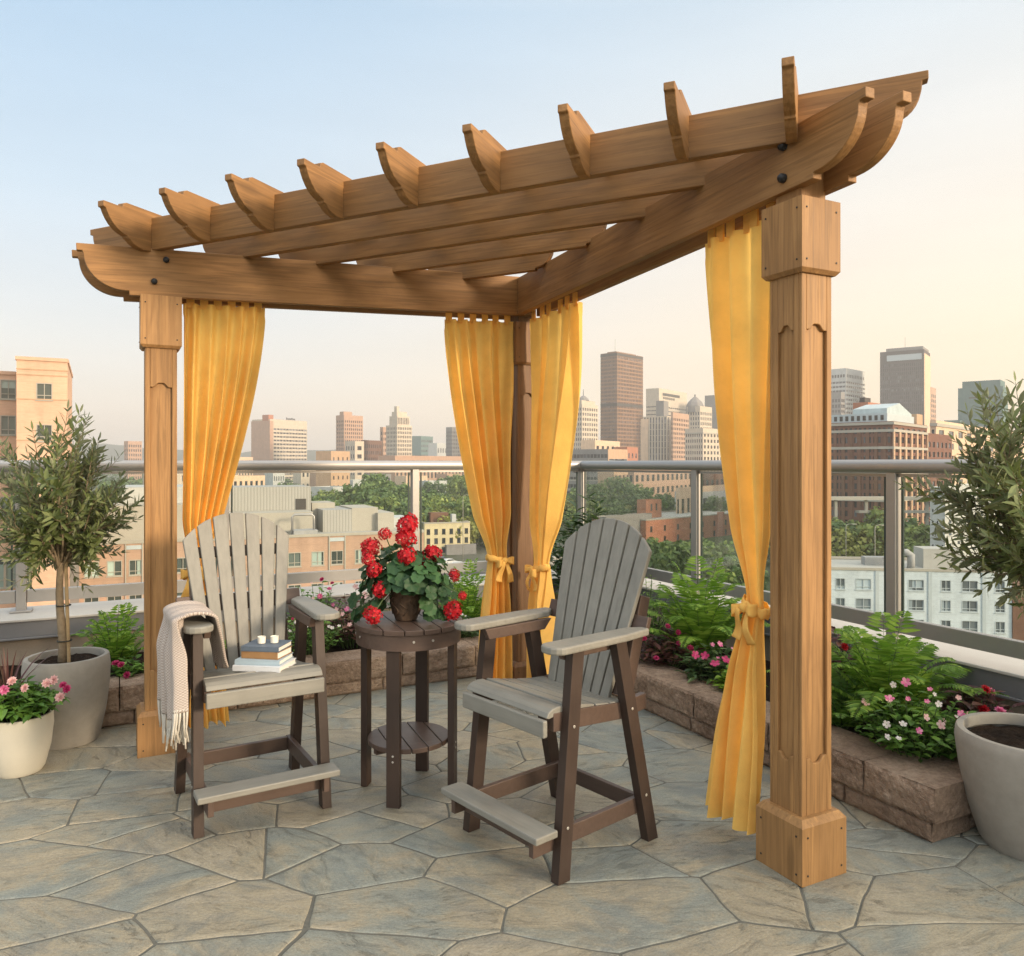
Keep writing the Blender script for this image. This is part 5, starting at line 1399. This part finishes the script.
def plant(name, mat, pa, pb, yb, yt, y_in, dep, nm='rooftop'):
    # box on the roof between the pixel columns, y_in metres back from the front
    d = dTa((pa+pb)/2)+y_in*math.sin(fT); q = []
    for p in (pa, pb):
        k = (p-512)/FPX; A = Vector((math.sin(fT), math.cos(fT))); B = Vector((-math.cos(fT), math.sin(fT))); C = Vector(((x0T-512)/FPX*dT, dT))
        base = C+B*y_in; q.append((k*base.y-base.x)/(A.x-k*A.y))
    return block(o, name, mat, (q[0], y_in, H-.5), (q[1], y_in+dep, zat(yt, d)-GZ))
plant('roof_storey', 'trim_pale', 96, 215, 0, 505, 4, 12); plant('roof_storey', 'wall_white', 118, 226, 0, 487, 9, 14)
plant('plant_house', 'ribbed_metal', 228.5, 311, 0, 487, 11, 9); plant('plant_base', 'trim_pale', 226, 313, 0, 513, 5, 16)
plant('plant_cabinet', 'trim_pale', 312, 335, 0, 503, 12, 6); plant('plant_house', 'ribbed_metal', 323, 352, 0, 510, 7, 10); plant('plant_house', 'trim_pale', 352, 378, 0, 508, 7, 9); plant('plant_cabinet', 'trim_pale', 378, 394, 0, 513, 6, 8); plant('plant_cabinet', 'wall_white', 394, 412, 0, 518, 9, 6)
plant('louvre', 'trim_dark', 296, 306, 0, 499, 10.85, .14)
P = plant('pipe_plinth', 'roof_grey', 294, 318, 0, 530.5, 1.2, 3)
xa = aT(295); m = MB().tube([(xa, 2.4, H-.3), (xa, 2.4, H+2.3), (xa+.3, 2.4, H+2.6), (xa+2.6, 2.4, H+2.6), (xa+2.9, 2.4, H+2.3), (xa+2.9, 2.4, H-.3)], .16, 8); build(m, 'duct', 'rail_metal', o, smooth=True)
# yellow house
yl = []
dY = 232; phY = 70; RY = fl(424.5, 470, dY, phY)
for k in range(6):
    a = RY*(k+.28)/6
    for r_ in range(3): yl.append((a, a+1.05, 1.9+r_*2.75, 3.5+r_*2.75))
o, R, L, H = near_building('yellow_house', 'plain yellow house with small dark windows beyond the geranium', 424.5, dY, phY, RY, 12, 523, 'wall_yellow', yl, [], 'roof_pale', 'trim_dark', (0, 0))
block(o, 'chimney', 'wall_brown', (R*.22, 5, H-.4), (R*.62, 9, H+2.6)); block(o, 'roof_cowl', 'wall_white', (R*.66, 3, H-.4), (R*.75, 5, H+2.2)); block(o, 'shopfront', 'wall_grey', (R*.45, -1.6, 0), (R+1.5, -.02, 3.0))
# brick house with a square tower
dB = 262; phB = 47; RB = face_len(646, 800, dB, phB, 'R')
bw = []
for k in range(14):
    a = RB*(k+.3)/14
    for r_ in range(3): bw.append((a, a+1.15, 2.3+r_*3.7, 4.2+r_*3.7))
o, R, L, H = near_building('brick_building', 'low red brick building with pale flat roof beyond the trees', 646, dB, phB, RB, 24, 520, 'wall_red', bw, [(3+k*4, 4.2+k*4, 2.3, 4.2) for k in range(5)], 'roof_pale', 'trim_dark', (0, 0))
block(o, 'brick_bay', 'wall_red', (R*.40, -.5, 0), (R*.44, -.01, H+.8))
o2, R2, L2, H2 = building('brick_tower', 'square brick stair tower above the pale roof right of the empty chair', 637, 646, 661.5, 500, 275, 47, 'wall_red', 1, 0, 0)
for k in (0, 1):
    block(o2, 'window', 'pane_dark', (R2*(.30+.32*k), -.12, H2-3.9), (R2*(.30+.32*k)+.75, -.01, H2-1.4))
building('shed', 'flat grey roofed shed in front of the brick tower', 600, 606, 652, 517, 250, 44, 'wall_grey', 1, 0, 0, roof='roof_pale')
building('shed', 'long pale shed with a tan front left of the brick tower', 588, 592, 640, 509, 300, 40, 'wall_tan', 1, 0, 6, .6, .7, 'pane_dark', roof='roof_pale')
# elevated rail line before the massive brick block
ov = thing('viaduct', 'pale elevated walkway crossing in front of the massive brick block', 'bridge', ray(880, 205, GZ), -YAW)
zv = zat(498, 205)-GZ
block(ov, 'deck', 'trim_pale', (-24, -1.4, zv-.5), (30, 1.4, zv+.35)); block(ov, 'lower_deck', 'trim_pale', (-6, -1.2, zv-3.9), (30, 1.2, zv-3.3))
for k in range(7): block(ov, 'column', 'trim_pale', (-20+k*8, -.35, 0), (-19.3+k*8, .35, zv-.501))
# street lamps
def lamp(px, d, ytop, label):
    o = thing('street_lamp', label, 'street lamp', ray(px, d, GZ), -YAW, 'tall pale street lamps'); H = zat(ytop, d)-GZ
    build(MB().tube([(0, 0, 0), (0, 0, H*.97), (.15, 0, H*.99), (.6, 0, H), (1.5, 0, H)], [.09, .07, .055, .05, .045], 8), 'pole', 'trim_pale', o, smooth=True)
    build(MB().box((1.7, 0, H-.03), (.9, .4, .16)), 'lamp_head', 'trim_pale', o)
lamp(463, 190, 495, 'pale street lamp above the yellow house'); lamp(875, 150, 525, 'pale street lamp above the white apartment roof'); lamp(846, 160, 524, 'thin pale street lamp just right of the tall front post')
# parked cars by the yellow house
def car(px, d, ph, col, label):
    o = thing('parked_car', label, 'car', ray(px, d, GZ+.02), ph, 'cars parked below the yellow house')
    b = MB().prism([(-2.1, .35), (2.1, .35), (2.15, .75), (1.3, .95), (.75, 1.45), (-1.1, 1.48), (-1.9, 1.0), (-2.15, .9)], lambda a, z: (a, -.88, z), lambda a, z: (a, .88, z)); build(b, 'body', col, o, bevel=.08)
    w = MB().prism([(-1.65, 1.0), (1.15, .98), (.68, 1.36), (-1.05, 1.39)], lambda a, z: (a, -.89, z), lambda a, z: (a, .89, z)); build(w, 'windows', 'pane_dark', o)
    for sx in (-1.3, 1.3):
        for sy in (-.8, .8): build(MB().tube([(sx, sy-.1, .33), (sx, sy+.1, .33)], .33, 14), 'wheel', 'rubber', o)
rdm = MB(); A, B_, Cn = ray(395, 205, GZ+.012), ray(760, 150, GZ+.012), None
dr_ = (B_-A).normalized(); nr_ = Vector((-dr_.y, dr_.x, 0))
rdm.add([A-dr_*60-nr_*6, B_+dr_*60-nr_*6, B_+dr_*60+nr_*6, A-dr_*60+nr_*6], [(0, 1, 2, 3)]); tag(build(rdm, 'road', 'asphalt'), kind='structure')
car(449, 212, .3, 'car_white', 'white parked car by the corner of the yellow house'); car(458, 206, .5, 'car_white', 'white parked car nearest the wide curtain'); car(467, 201, .4, 'car_dark', 'dark parked car at the wide curtain edge'); car(440, 219, .35, 'car_dark', 'dark parked car below the yellow house windows')
# ------------------------------------------------------------------ trees
def tree_mesh(seed, R, H, ncl, per, card):
    rs = random.Random(seed); m = MB()
    for c in range(ncl):
        while True:
            p = Vector((rs.uniform(-1, 1), rs.uniform(-1, 1), rs.uniform(-1, 1)))
            if .25 < p.length < 1: break
        p = p.normalized()*p.length**.5
        k = 1+.28*noise.noise(p*1.7+Vector((seed, 0, 0)))
        c0 = Vector((p.x*R*k, p.y*R*k, H*.60+p.z*H*.40*k)); cr = R*rs.uniform(.20, .36)
        for q in range(per):
            d = Vector((rs.gauss(0, 1), rs.gauss(0, 1), rs.gauss(0, 1))).normalized()
            a = c0+d*cr*rs.uniform(.55, 1.05); n = (d+Vector((rs.gauss(0, .5), rs.gauss(0, .5), rs.gauss(0, .5)+.3))).normalized()
            u = n.orthogonal().normalized(); u = Matrix.Rotation(rs.uniform(0, 6), 3, n) @ u; v = n.cross(u); s = card*rs.uniform(.6, 1.3)
            m.add([a-u*s-v*s*.6, a+u*s*.2-v*s, a+u*s, a+v*s*.8-u*s*.2], [(0, 1, 2, 3)])
    t = MB(); t.tube([(0, 0, 0), (R*.03, 0, H*.3), (0, R*.03, H*.62)], [R*.075, R*.055, R*.025], 8)
    for k in range(5):
        a = k*1.26; t.tube([(0, 0, H*(.28+.05*k)), (R*.3*math.cos(a), R*.3*math.sin(a), H*(.42+.05*k)), (R*.62*math.cos(a), R*.62*math.sin(a), H*(.58+.05*k))], [R*.04, R*.025, R*.01], 6)
    return m, t
TM = []
for i, (mat) in enumerate(('tree_leaf_a', 'tree_leaf_b', 'tree_leaf_c', 'tree_leaf_a', 'tree_leaf_b')):
    m, t = tree_mesh(100+i, 1.0, (1.75, 2.2, 1.6, 1.95, 2.5)[i], 54, 44, .085); TM.append((m.mesh('crown', mat, fix=False), t.mesh('trunk', 'bark_dark', True)))
TLAB = ['rounded green tree in the wooded belt beyond the railing', 'dark green tall tree in the wooded belt beyond the railing', 'yellow green spreading tree in the wooded belt beyond the railing', 'mid green tree in the wooded belt beyond the railing', 'dark pointed tree in the wooded belt beyond the railing']
rt = random.Random(17)
def city_tree(px, d, r, k=None, zb=GZ, lab=None):
    k = rt.randrange(5) if k is None else k
    o = thing('city_tree', lab or TLAB[k], 'tree', ray(px, d, zb), rt.uniform(0, 6), 'trees in the wooded belt')
    s = Matrix.Diagonal((r*rt.uniform(.9, 1.15), r*rt.uniform(.9, 1.15), r*rt.uniform(.85, 1.15), 1))
    link('crown', TM[k][0], o, s); link('trunk', TM[k][1], o, s)
for (xa, xb, da, db, n, ra, rb_) in ((268, 360, 250, 400, 16, 5, 7.5), (325, 480, 235, 330, 34, 5.5, 8), (330, 480, 330, 560, 22, 6, 9), (418, 480, 255, 290, 5, 5, 7), (575, 645, 290, 380, 20, 5, 8), (640, 735, 300, 390, 12, 4.5, 6.5), (600, 740, 128, 158, 22, 3.6, 5.2), (825, 935, 165, 205, 17, 4.5, 7), (475, 540, 230, 340, 8, 5, 7), (760, 830, 180, 230, 4, 5, 7), (900, 1030, 170, 200, 7, 4, 5.5), (110, 230, 300, 420, 8, 5, 7)):
    for k in range(n): city_tree(xa+(xb-xa)*(k+rt.random())/n, rt.uniform(da, db), rt.uniform(ra, rb_))
# the far wood: a crowd of crowns no one could count
def wood(name, spots):
    m = MB(); rs = random.Random(9)
    for (px, d, r) in spots:
        p = ray(px, d, GZ)
        for c in range(9):
            q = Vector((rs.gauss(0, .42), rs.gauss(0, .42), rs.uniform(.3, 1.25)))*r+p
            for k in range(14):
                dd = Vector((rs.gauss(0, 1), rs.gauss(0, 1), abs(rs.gauss(0, 1)))).normalized(); a = q+dd*r*.36; u = dd.orthogonal().normalized()*r*.16; v = dd.cross(u)
                m.add([a-u-v*.6, a+u*.2-v, a+u, a+v*.8], [(0, 1, 2, 3)])
    tag(build(m, name, 'tree_leaf_b', fix=False), 'hazy green woods between the far buildings', 'woods', kind='stuff')
rs = random.Random(4)
wood('far_woods', [(rs.uniform(100, 1030), rs.uniform(430, 1700)**1.0, rs.uniform(6, 10)) for _ in range(620)])
# low far blocks that fill the valley floor
rs = random.Random(23)
LOW = [(272, 8, 472, 620, 'wall_white', 'tiny white block under the hotel slab right end'), (300, 14, 468, 700, 'wall_stone', 'low stone block right of the hotel slab foot'), (318, 10, 473, 600, 'wall_pink', 'low pink block between the hotel slab and orange block'),
       (352, 16, 480, 480, 'wall_white', 'low white block beneath the dark brick low block'), (372, 12, 474, 600, 'wall_grey', 'low grey block beneath the stepped tower'), (405, 14, 476, 560, 'wall_cream', 'low cream block right of the stepped tower foot'),
       (428, 12, 481, 470, 'wall_white', 'low white gabled block behind the yellow house trees'), (446, 10, 474, 640, 'wall_pink', 'low pink block left of the wide curtain'), (590, 12, 485, 480, 'wall_grey', 'low grey block behind the long pale shed'),
       (655, 10, 476, 520, 'wall_white', 'low white block under the striped tower'), (668, 16, 470, 560, 'wall_red', 'low red block under the domed tower'), (716, 14, 466, 620, 'wall_tan', 'low tan block by the nearest curtain'), (150, 30, 470, 520, 'wall_stone', 'low stone block behind the far left post'), (700, 20, 492, 320, 'wall_white', 'low white hall between the trees near the curtain')]
for px, w, yt, d, mt, lab in LOW: building('low_block', lab, px, px+1, px+w*1.6, yt, d, 40, mt, 2, 0, 5, .55, .6, 'pane_dark', Lfix=12)
for o in list(COL.objects):
    if 'dims' in o.keys(): del o['dims']
# ================================================================== light, sky, air
SUN_EL = math.radians(15)
sd = c2w(1.0, -.62); sd.normalize()
sdir = Vector((sd.x*math.cos(SUN_EL), sd.y*math.cos(SUN_EL), math.sin(SUN_EL)))
w = bpy.data.worlds.new('World'); S.world = w; w.use_nodes = True
nt = w.node_tree; nt.nodes.clear()
out = nt.nodes.new('ShaderNodeOutputWorld'); bg = nt.nodes.new('ShaderNodeBackground')
sky = nt.nodes.new('ShaderNodeTexSky'); sky.sky_type = 'NISHITA'; sky.sun_disc = False
sky.sun_elevation = SUN_EL; sky.sun_rotation = math.atan2(sdir.x, sdir.y)
sky.altitude = 0; sky.air_density = 1.0; sky.dust_density = 3.5; sky.ozone_density = 1.0
nt.links.new(sky.outputs[0], bg.inputs[0]); bg.inputs[1].default_value = .05
# a hazy evening veil over the clear sky, by direction in the world
N = nt.nodes.new; Lk = nt.links.new
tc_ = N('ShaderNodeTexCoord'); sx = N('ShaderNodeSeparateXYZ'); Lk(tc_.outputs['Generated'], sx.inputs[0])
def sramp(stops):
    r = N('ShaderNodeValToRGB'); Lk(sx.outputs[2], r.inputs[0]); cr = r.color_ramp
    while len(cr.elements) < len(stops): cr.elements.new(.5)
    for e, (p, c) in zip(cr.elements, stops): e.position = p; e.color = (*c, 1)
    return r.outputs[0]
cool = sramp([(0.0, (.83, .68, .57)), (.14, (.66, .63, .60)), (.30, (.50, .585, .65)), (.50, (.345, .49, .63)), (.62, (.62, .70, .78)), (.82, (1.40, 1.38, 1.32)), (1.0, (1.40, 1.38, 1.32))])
warm = sramp([(0.0, (.93, .71, .48)), (.14, (.92, .735, .53)), (.30, (.83, .755, .65)), (.50, (.62, .69, .73)), (.62, (.78, .80, .80)), (.82, (1.45, 1.38, 1.28)), (1.0, (1.40, 1.38, 1.32))])  # both ramps: unseen overhead stops raised as added fill light
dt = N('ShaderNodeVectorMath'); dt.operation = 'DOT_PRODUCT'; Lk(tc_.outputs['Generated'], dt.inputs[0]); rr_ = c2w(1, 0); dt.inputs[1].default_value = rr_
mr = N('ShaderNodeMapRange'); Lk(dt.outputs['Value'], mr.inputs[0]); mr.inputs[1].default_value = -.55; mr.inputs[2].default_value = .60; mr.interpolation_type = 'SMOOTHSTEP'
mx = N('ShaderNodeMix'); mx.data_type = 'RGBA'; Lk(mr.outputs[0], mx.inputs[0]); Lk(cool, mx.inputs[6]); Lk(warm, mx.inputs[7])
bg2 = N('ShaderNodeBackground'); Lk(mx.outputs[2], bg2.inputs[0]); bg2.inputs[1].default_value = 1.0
# veil brightened behind the terrace as added fill light, and a little uneven
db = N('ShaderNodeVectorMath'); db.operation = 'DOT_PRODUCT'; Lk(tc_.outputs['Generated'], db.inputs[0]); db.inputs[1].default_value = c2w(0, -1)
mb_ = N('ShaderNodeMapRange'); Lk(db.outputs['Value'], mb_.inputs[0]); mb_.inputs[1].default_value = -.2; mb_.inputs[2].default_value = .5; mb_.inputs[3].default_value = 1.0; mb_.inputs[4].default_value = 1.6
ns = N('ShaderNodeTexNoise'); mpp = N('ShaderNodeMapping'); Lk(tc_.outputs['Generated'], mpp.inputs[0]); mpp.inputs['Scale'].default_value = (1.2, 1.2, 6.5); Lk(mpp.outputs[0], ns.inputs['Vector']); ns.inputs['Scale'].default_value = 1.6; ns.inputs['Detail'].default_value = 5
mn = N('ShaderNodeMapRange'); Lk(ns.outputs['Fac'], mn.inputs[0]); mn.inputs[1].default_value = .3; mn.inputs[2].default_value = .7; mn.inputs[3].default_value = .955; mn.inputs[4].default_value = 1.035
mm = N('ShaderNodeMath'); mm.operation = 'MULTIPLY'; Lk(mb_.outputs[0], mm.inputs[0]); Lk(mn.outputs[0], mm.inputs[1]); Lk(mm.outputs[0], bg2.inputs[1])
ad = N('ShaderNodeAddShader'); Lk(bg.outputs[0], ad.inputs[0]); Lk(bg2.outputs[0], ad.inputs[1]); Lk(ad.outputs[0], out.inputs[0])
# the evening air over the whole city
hz = MB().span((-3400, -1300, GZ-1), (3400, 4900, 135))
hm = bpy.data.materials.new('evening_air'); hm.use_nodes = True; hm.node_tree.nodes.clear()
ho = hm.node_tree.nodes.new('ShaderNodeOutputMaterial'); hv = hm.node_tree.nodes.new('ShaderNodeVolumePrincipled')
hv.inputs['Color'].default_value = (.96, .93, .88, 1); hv.inputs['Density'].default_value = .00034; hv.inputs['Anisotropy'].default_value = .2
hm.node_tree.links.new(hv.outputs[0], ho.inputs['Volume']); MATS['evening_air'] = hm
tag(build(hz, 'haze', 'evening_air'), kind='stuff')
sun = bpy.data.lights.new('sun', 'SUN'); sun.energy = 4.2; sun.angle = math.radians(11); sun.color = (1.0, .80, .58)
so = bpy.data.objects.new('sun', sun); COL.objects.link(so); so.rotation_euler = sdir.to_track_quat('Z', 'Y').to_euler()
S.view_settings.view_transform = 'Standard'; S.view_settings.look = 'None'; S.view_settings.gamma = 1; S.view_settings.exposure = .2
S.render.engine = 'CYCLES'
S.cycles.use_denoising = True; S.cycles.max_bounces = 8; S.cycles.transparent_max_bounces = 16; S.cycles.caustics_reflective = False; S.cycles.caustics_refractive = False

S.cycles.denoiser = 'OPENIMAGEDENOISE'; S.cycles.denoising_prefilter = 'NONE'; S.cycles.denoising_input_passes = 'RGB_ALBEDO_NORMAL'
